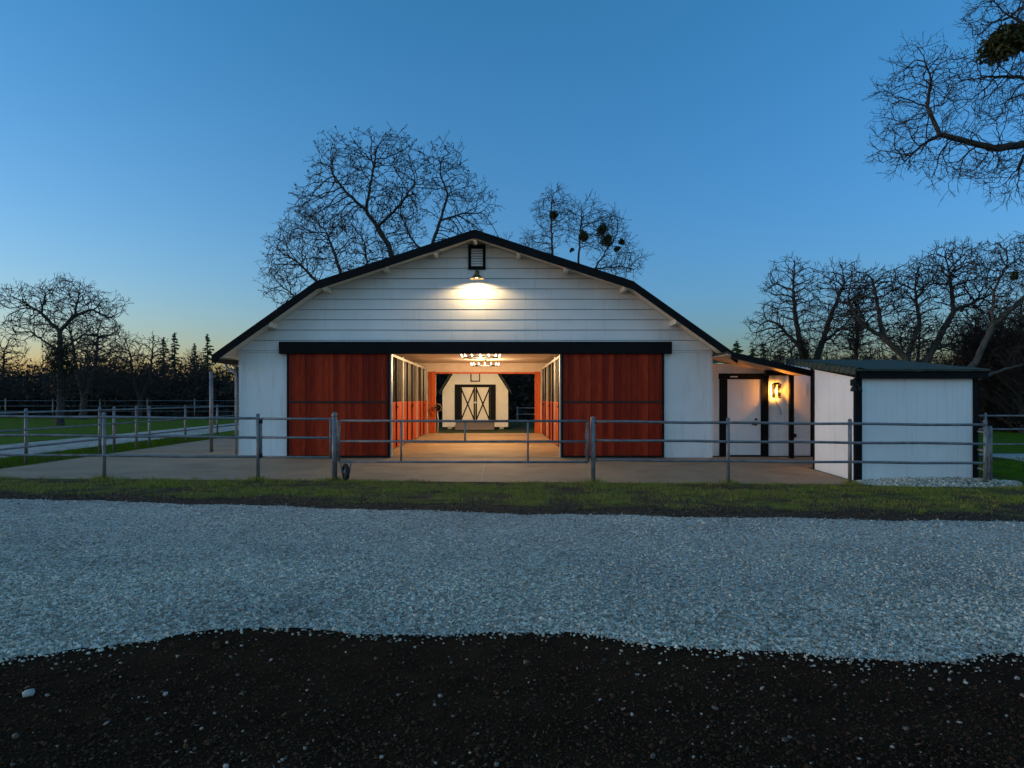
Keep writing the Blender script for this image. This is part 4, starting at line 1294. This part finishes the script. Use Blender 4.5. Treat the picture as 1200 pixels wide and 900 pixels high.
bare_tree('mistletoe_tree', 'bare tree dotted with dark mistletoe balls behind the right roof slope', (5.2, 48, 0),
    [[(0, 0, 0), (0, 0, 6), (-0.6, 0, 9.5), (-1.5, 0, 12), (-1.6, 0, 14.6), (-1.5, 0, 16.2)], [(0, 0, 6), (0.3, 0, 9), (0.4, 0, 12), (0.6, 0, 14.4)],
     [(0.3, 0, 9), (1.6, 0.2, 11), (2.6, 0.2, 12.6)], [(1.6, 0.2, 11), (3.6, 0.3, 11.2), (4.4, 0.3, 11.0)], [(-0.6, 0, 9.5), (-2.6, 0, 11.6)]],
    [((-1.4, 0, 15.1), (1.4, 1.8, 1.9)), ((0.6, 0, 14.2), (1.6, 1.8, 1.8)), ((2.2, 0, 13.6), (1.7, 1.8, 1.7)), ((3.4, 0, 11.3), (1.9, 1.7, 1.1)), ((-2.6, 0, 12.3), (1.5, 1.5, 1.5)), ((3.4, 0, 12.6), (1.0, 1, .9))],
    24, 2100, 0.23, 1.6, 0.36, 0.22, 0.0125, 0.26, 0.8, 3, size=0.97,
    mistle=[((-1.45, -0.3, 14.75), 0.42), ((0.72, -0.4, 13.3), 0.48), ((2.05, -0.4, 13.75), 0.45), ((2.35, -0.4, 12.95), 0.50), ((3.45, -0.4, 12.85), 0.30), ((3.1, -0.4, 12.3), 0.28), ((-0.1, -.2, 12.3), 0.2)])
# right hand oaks
bare_tree('bare_oak', 'two stemmed bare oak left of the other oaks behind the porch roof', (16.4, 36, 0),
    [[(0, 0, 0), (0, 0, 2.6), (-0.5, 0, 4.2), (-0.8, 0, 6.0), (-0.9, 0, 7.6)], [(0, 0, 2.6), (0.6, 0, 4.4), (1.2, 0, 6.2), (1.8, 0, 7.6)], [(-0.5, 0, 4.2), (-1.7, 0, 5.4)], [(0.6, 0, 4.4), (1.9, 0.2, 5.4)]],
    [((-1.0, 0, 7.0), (1.5, 1.7, 1.9)), ((1.7, 0, 7.3), (1.3, 1.6, 1.6)), ((-2.0, 0, 4.9), (1.2, 1.5, 1.5)), ((1.6, 0, 5.2), (1.3, 1.5, 1.3)), ((0.2, 0, 5.4), (1.2, 1.6, 1.5))],
    31, 2300, 0.18, 1.4, 0.30, 0.28, 0.011, 0.34, 0.55, 3, ivy=((-0.35, -0.25, 1.5, 4.6, 0.35),))
bare_tree('bare_oak', 'broad gnarled bare oak with thick pale trunk behind the shed roof', (19.4, 32, 0),
    [[(0, 0, 0), (0, 0, 2.2), (-0.3, 0, 3.4), (-1.4, 0, 4.4), (-2.4, 0, 5.0), (-3.0, 0, 5.9)], [(-0.3, 0, 3.4), (0.3, 0, 5.0), (0.1, 0, 6.6)], [(0, 0, 2.2), (0.9, 0, 3.8), (1.9, 0, 5.6), (1.7, 0, 7.4)],
     [(-1.4, 0, 4.4), (-1.5, 0.3, 5.9), (-1.7, 0.3, 7.0)], [(1.9, 0, 5.6), (3.2, 0, 6.2)], [(0.9, 0, 3.8), (2.4, 0.4, 4.2)]],
    [((-2.0, 0, 6.4), (1.5, 1.8, 1.2)), ((0.2, 0, 6.6), (1.5, 1.8, 1.4)), ((1.9, 0, 7.6), (1.5, 1.8, 1.3)), ((3.1, 0, 6.2), (1.4, 1.6, 1.2)), ((-2.8, 0, 5.1), (1.1, 1.5, 1.0)), ((0.0, 0, 4.6), (1.6, 1.5, 1.0)), ((2.2, 0, 4.4), (1.4, 1.4, .9))],
    32, 3600, 0.17, 1.3, 0.27, 0.36, 0.011, 0.32, 0.5, 3, bark='bark_pale')
bare_tree('leaning_oak', 'bare oak leaning far right with long crooked limbs and small mistletoe clumps', (18.9, 29.5, 0),
    [[(0, 0, 0), (0.4, 0, 1.7), (1.7, 0, 3.1), (2.4, 0, 4.6), (3.9, 0, 6.0), (5.4, 0, 6.5)], [(0.4, 0, 1.7), (2.2, -0.3, 2.6), (4.2, -0.4, 3.2)], [(2.4, 0, 4.6), (2.6, 0.2, 6.2), (3.2, 0.2, 7.4)], [(3.9, 0, 6.0), (4.2, 0, 7.4)], [(5.4, 0, 6.5), (6.6, 0, 8.0)]],
    [((3.1, 0, 7.3), (1.4, 1.8, 1.2)), ((4.8, 0, 7.4), (1.6, 1.8, 1.3)), ((6.4, 0, 7.6), (1.6, 1.8, 1.6)), ((3.7, 0, 5.2), (1.7, 1.6, 1.2)), ((5.4, 0, 5.0), (1.5, 1.6, 1.4)), ((4.2, -0.2, 3.4), (1.6, 1.4, 1.1))],
    33, 3600, 0.17, 1.3, 0.27, 0.36, 0.010, 0.21, 0.5, 3, mistle=[((3.15, -0.3, 6.75), 0.22), ((4.35, -0.3, 6.85), 0.26)], bark='bark_pale')
bare_tree('ivy_tree', 'slender bare tree wrapped in a dark ivy column between the oaks', (19.2, 37, 0),
    [[(0, 0, 0), (0.1, 0, 3), (0.2, 0, 5.2), (0.1, 0, 7.0)]],
    [((0.1, 0, 5.2), (1.7, 1.5, 2.2)), ((-0.4, 0, 3.4), (1.6, 1.4, 1.2))],
    34, 800, 0.22, 1.4, 0.40, 0.4, 0.010, 0.22, 0.45, 3, ivy=((0.15, 0, 4.4, 7.4, 0.40),))
# the near oak whose limbs enter at the top right
bare_tree('near_oak', 'near gnarled bare oak reaching in from the top right corner with a mistletoe clump', (17.6, 20, 0),
    [[(0, 0, 0), (-0.1, 0, 3.5), (0.0, 0, 7.0), (-0.6, 0, 8.6), (-2.0, 0, 9.0), (-3.1, 0, 8.85), (-3.7, 0, 9.0), (-4.7, 0, 9.25), (-5.0, 0.1, 10.1), (-4.9, 0.1, 10.9), (-5.1, 0.1, 11.6)],
     [(0.0, 0, 7.0), (0.2, 0.1, 10), (-0.4, 0.1, 12.6)], [(-0.6, 0, 8.6), (-1.2, -0.1, 10.2), (-2.4, -0.1, 10.9), (-3.4, -.1, 10.9)], [(0.2, 0.1, 10), (-1.4, 0.2, 12.2), (-2.6, 0.2, 12.9)],
     [(-4.7, 0, 9.25), (-5.3, -0.1, 8.9), (-5.7, -0.1, 8.5)], [(-2.0, 0, 9.0), (-2.4, 0, 8.3)], [(0.0, 0, 7.0), (2.2, 0, 9.6)]],
    [((-5.3, 0, 10.7), (1.15, 1.3, 1.2)), ((-5.6, 0, 9.2), (1.0, 1.2, 1.0)), ((-4.0, 0, 8.6), (1.3, 1.2, .9)), ((-3.4, 0, 10.6), (1.2, 1.3, 1.2)), ((-2.4, 0, 8.3), (1.1, 1.2, .9)), ((-2.2, 0, 12.6), (1.7, 1.5, 1.3)), ((-1.4, 0, 10.6), (1.4, 1.4, 1.3)), ((-0.3, 0, 13.0), (1.7, 1.5, 1.4)), ((-.6, 0, 8.6), (1.3, 1.2, 1.0)), ((2, 0, 10.5), (1.6, 1.8, 1.8))],
    35, 3900, 0.13, 1.05, 0.24, 0.42, 0.0068, 0.36, 0.50, 3, thr=0.04, droop=0.08, mistle=[((-2.95, -0.4, 11.7), 0.75)])
# left field oak and its neighbours
bare_tree('field_oak', 'round crowned bare oak with ivy covered trunk standing in the left field', (-25.1, 39, 0),
    [[(0, 0, 0), (0.05, 0, 2), (0, 0, 4.4), (0.0, 0, 5.6), (-1.1, 0, 6.7), (-2.0, 0, 7.3)], [(0.0, 0, 5.6), (0.9, 0, 6.6), (2.0, 0, 6.9), (2.9, 0, 6.4)], [(0.9, 0, 6.6), (1.0, 0.2, 7.8)], [(-1.1, 0, 6.7), (-1.0, 0.2, 7.9)], [(0, 0, 4.4), (1.4, 0, 5.4), (2.6, 0, 5.3)], [(0, 0, 4.4), (-1.5, 0, 5.4)]],
    [((-1.7, 0, 7.4), (1.6, 1.8, 1.1)), ((0.4, 0, 7.9), (1.5, 1.8, .9)), ((2.2, 0, 7.0), (1.5, 1.7, 1.0)), ((2.4, 0, 5.6), (1.1, 1.5, 1.0)), ((-2.0, 0, 5.9), (1.3, 1.5, .9)), ((-0.2, 0, 6.2), (1.3, 1.5, 1.0))],
    41, 2100, 0.2, 1.3, 0.30, 0.28, 0.012, 0.27, 0.55, 3, size=0.955, ivy=((0.05, 0, 1.9, 5.2, 0.55), (-0.5, 0, 3.6, 5.0, 0.5), (0.55, .1, 3.2, 4.9, .4)))
lm = lambda h: [[(0, 0, 0), (0.1, 0, h * 0.2), (-0.5, 0, h * 0.5), (-0.8, 0, h * 0.8)], [(0.1, 0, h * 0.2), (0.8, 0.2, h * 0.5), (1.0, 0.2, h * 0.85)], [(0.1, 0, h * 0.2), (0, 0.3, h * 0.6)], [(-0.5, 0, h * 0.5), (-1.8, 0, h * 0.6)]]
lb = lambda h, w: [((-0.9, 0, h * 0.75), (w * 0.6, w * 0.6, h * 0.28)), ((1.0, 0, h * 0.75), (w * 0.6, w * 0.6, h * 0.28)), ((0, 0, h * 0.5), (w, w * 0.8, h * 0.25)), ((0, 0, h * 0.32), (w * 0.8, w * 0.6, h * 0.14))]
wa = bare_tree('wood_tree', 'dense bare tree at the far left edge, behind the field oak', (-30.5, 50, 0), lm(7.5), lb(7.5, 3.0), 51, 2300, 0.24, 1.7, 0.40, 0.28, 0.016, 0.3, 0.55, 3, group='bare trees along the wood edge')
wb_ = bare_tree('wood_tree', 'upright many stemmed bare tree just right of the field oak', (-29.0, 55, 0), lm(6.6), lb(6.6, 2.4), 52, 2000, 0.24, 1.7, 0.40, 0.28, 0.016, 0.26, 0.55, 3, group='bare trees along the wood edge')
spots = [(wa, -40, 54, 1.0, 0.85, 'dense bare tree behind the pipe fence, left of the field oak trunk'),
         (wb_, -36, 60, 2.1, 1.0, 'thin topped bare tree glowing against the sunset left of the field oak'),
         (wa, -34.5, 62, 3.0, 0.8, 'low rounded bare tree in the gap right of the field oak'),
         (wb_, -31.0, 62, 4.0, 0.75, 'small bare tree halfway between field oak and the conifers'),
         (wa, -28.5, 64, 5.1, 0.78, 'bare tree just left of the three conifers'),
         (wb_, -23.0, 64, 0.6, 0.72, 'bare tree between the conifer trio and the single conifer'),
         (wa, -20.0, 60, 1.9, 0.70, 'bare tree under the single conifer beside the barn eave'),
         (wb_, 26.5, 44, 0.3, 1.0, 'bare tree in the brown thicket right of the leaning oak'),
         (wa, 23.5, 33, 1.3, 0.75, 'bushy bare tree at the right edge behind the shed corner'),
         (wb_, 24.8, 31, 2.3, 0.85, 'low bare tree cut by the right edge of the picture'),
         (wa, 22.0, 50, 3.3, 0.8, 'bare tree behind the shed roof between the two stout oaks'),
         (wb_, 28.0, 52, 4.3, 0.85, 'bare tree deep in the wood behind the leaning oak'),
         (wa, -4.0, 52, 0.9, 0.8, 'bare tree behind the small barn at its left'),
         (wb_, 2.2, 50, 1.9, 0.9, 'bare tree behind the small barn at its right')]
for src, x, y, rz, sc, lab in spots:
    copy_thing(src, (x, y, 0), rz, sc, lab, 'bare trees along the wood edge')

def conifer(name, label, loc, h, w, seed, mat, sparse=1.0, group=None):
    rng = np.random.default_rng(seed)
    t = thing(name, label, 'conifer', loc, rng.uniform(0, 6), group)
    MB().tube([(0, 0, 0), (0.03, 0, h * 0.5), (0, 0, h)], [h * 0.018 + 0.03, h * 0.011 + 0.02, 0.01], 8).build('trunk', M['bark'], t, True)
    Vs = []
    for z in np.sort(h * (0.10 + 0.89 * rng.uniform(0, 1, int(17 * h)) ** 0.85)):
        f = 1 - z / h
        L0 = w * (f ** 0.8) * rng.uniform(0.55, 1.2) + 0.07
        for k in range(1):
            if rng.uniform() > sparse: continue
            a = rng.uniform(0, 2 * np.pi); L = L0 * rng.uniform(0.6, 1.1)
            m = max(6, int(26 * L))
            u = rng.uniform(0.08, 1, m)
            c = np.stack([np.cos(a) * L * u, np.sin(a) * L * u, z - 0.25 * L * u ** 1.4 + 0.12 * L * u ** 3], -1)
            c += rng.normal(0, 0.03 + 0.07 * L * (1 - u[:, None] * 0.6), (m, 3)) * np.array([1, 1, 0.45])
            d = np.stack([np.cos(a + rng.normal(0, 0.7, m)), np.sin(a + rng.normal(0, 0.7, m)), rng.normal(-0.25, 0.3, m)], -1)
            d /= np.linalg.norm(d, axis=1)[:, None]
            s = np.cross(d, rng.normal(0, 1, (m, 3))); s /= np.linalg.norm(s, axis=1)[:, None]
            ln = rng.uniform(0.08, 0.2, (m, 1)) * (0.7 + h / 18)
            Vs.append(np.stack([c - d * ln, c + s * ln * 0.3, c + d * ln, c - s * ln * 0.3], 1).reshape(-1, 3))
    V = np.concatenate(Vs)
    np_mesh('crown', V, np.arange(len(V)).reshape(-1, 4), mat, t)
    return t
c1 = conifer('conifer', 'tallest middle conifer of the trio left of the barn', (-38.5, 81, 0), 9.4, 2.3, 61, M['needle'], 0.72, 'conifers above the wood')
copy_thing(c1, (-40.3, 82, 0), 2.0, 0.95, 'left conifer of the trio on the skyline', 'conifers above the wood')
copy_thing(c1, (-36.6, 82, 0), 4.0, 0.87, 'right conifer of the trio, a little lower', 'conifers above the wood')
copy_thing(c1, (-34.2, 80, 0), 1.2, 0.97, 'single conifer standing beside the left barn eave', 'conifers above the wood')
copy_thing(c1, (-32.3, 84, 0), 5.2, 0.80, 'low conifer half hidden by the left barn eave', 'conifers above the wood')
f1 = conifer('fir', 'pointed green fir rising first right of the barn eave', (21.6, 62, 0), 7.0, 2.0, 62, M['needle_fir'], 1.0, 'firs behind the porch roof')
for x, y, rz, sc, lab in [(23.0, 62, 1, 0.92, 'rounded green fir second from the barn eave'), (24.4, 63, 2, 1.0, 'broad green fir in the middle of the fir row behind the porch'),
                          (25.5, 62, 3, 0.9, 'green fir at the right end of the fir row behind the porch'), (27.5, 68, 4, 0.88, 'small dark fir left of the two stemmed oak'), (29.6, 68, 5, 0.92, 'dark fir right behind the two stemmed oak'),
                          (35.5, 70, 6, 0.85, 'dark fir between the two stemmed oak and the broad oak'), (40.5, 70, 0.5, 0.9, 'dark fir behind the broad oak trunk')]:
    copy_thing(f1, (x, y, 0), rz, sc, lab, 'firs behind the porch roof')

# far wood and undergrowth that reads as one mass
def brush(name, label, boxes, n_leaf, n_twig, seed, size=0.16, mat='brush'):
    rng = np.random.default_rng(seed)
    Vl = []; Ft = []
    tot = sum(b[6] for b in boxes)
    VV = []; TT = []
    for (x0, x1, y0, y1, h, hvar, wt) in boxes:
        k = int(n_leaf * wt / tot)
        x = rng.uniform(x0, x1, k); y = rng.uniform(y0, y1, k)
        top = h * (1 + hvar * (0.5 * np.sin(x * 0.55 + y) + 0.3 * np.sin(x * 1.7 + 2) + 0.25 * np.sin(x * 4.1)))
        z = top * rng.uniform(0, 1, k) ** 1.25
        p = np.stack([x, y, z], -1)
        a = rng.normal(0, 1, (k, 3)); a /= np.linalg.norm(a, axis=1)[:, None]
        b = np.cross(a, rng.normal(0, 1, (k, 3))); b /= np.linalg.norm(b, axis=1)[:, None]
        s = size * rng.uniform(0.4, 1.5, (k, 1)) * (1.6 - 0.9 * (z / (top + 0.01)))[:, None]
        VV.append(np.stack([p - a * s, p + b * s * 0.6, p + a * s, p - b * s * 0.6], 1).reshape(-1, 3))
        k = int(n_twig * wt / tot)
        x = rng.uniform(x0, x1, k); y = rng.uniform(y0, y1, k)
        top = h * (1 + hvar * (0.5 * np.sin(x * 0.55 + y) + 0.3 * np.sin(x * 1.7 + 2) + 0.25 * np.sin(x * 4.1)))
        z0 = top * rng.uniform(0.0, 0.85, k)
        L = rng.uniform(0.25, 0.5, k) * h
        d = np.stack([rng.normal(0, 0.45, k), rng.normal(0, 0.3, k), rng.uniform(0.4, 1, k)], -1); d /= np.linalg.norm(d, axis=1)[:, None]
        q = np.stack([x, y, z0], -1); e = q + d * L[:, None]
        wv = np.cross(d, np.tile([0, 1.0, 0.2], (k, 1))); wv /= np.linalg.norm(wv, axis=1)[:, None]
        r_ = (0.012 + 0.010 * rng.uniform(0, 1, k))[:, None]
        TT.append(np.stack([q - wv * r_, q + wv * r_, e + wv * r_ * 0.4, e - wv * r_ * 0.4], 1).reshape(-1, 3))
    V = np.concatenate(VV + TT)
    o = np_mesh(name, V, np.arange(len(V)).reshape(-1, 4), M[mat])
    return tag(o, label, 'undergrowth', kind='stuff')
brush('distant_woods', 'dark leafless wood along the far side of the left field',
      [(-85, -12, 64, 74, 3.9, 0.28, 10), (-60, -14, 57, 62, 2.3, 0.3, 5), (-75, -30, 75, 82, 5.2, 0.25, 5)], 60000, 14000, 71, 0.22)
brush('thicket', 'brown thicket behind the shed and the right hand oaks',
      [(18, 60, 44, 52, 3.6, 0.3, 7), (23.0, 34, 30, 37, 4.2, 0.7, 5), (12, 40, 55, 62, 3.6, 0.25, 4), (16.0, 24, 38, 41, 2.8, 0.3, 2)], 40000, 80000, 72, 0.10, 'thicket')
brush('back_thicket', 'dark undergrowth behind the small barn', [(-9, 8, 46, 52, 5.0, 0.25, 5)], 22000, 5000, 73, 0.16)
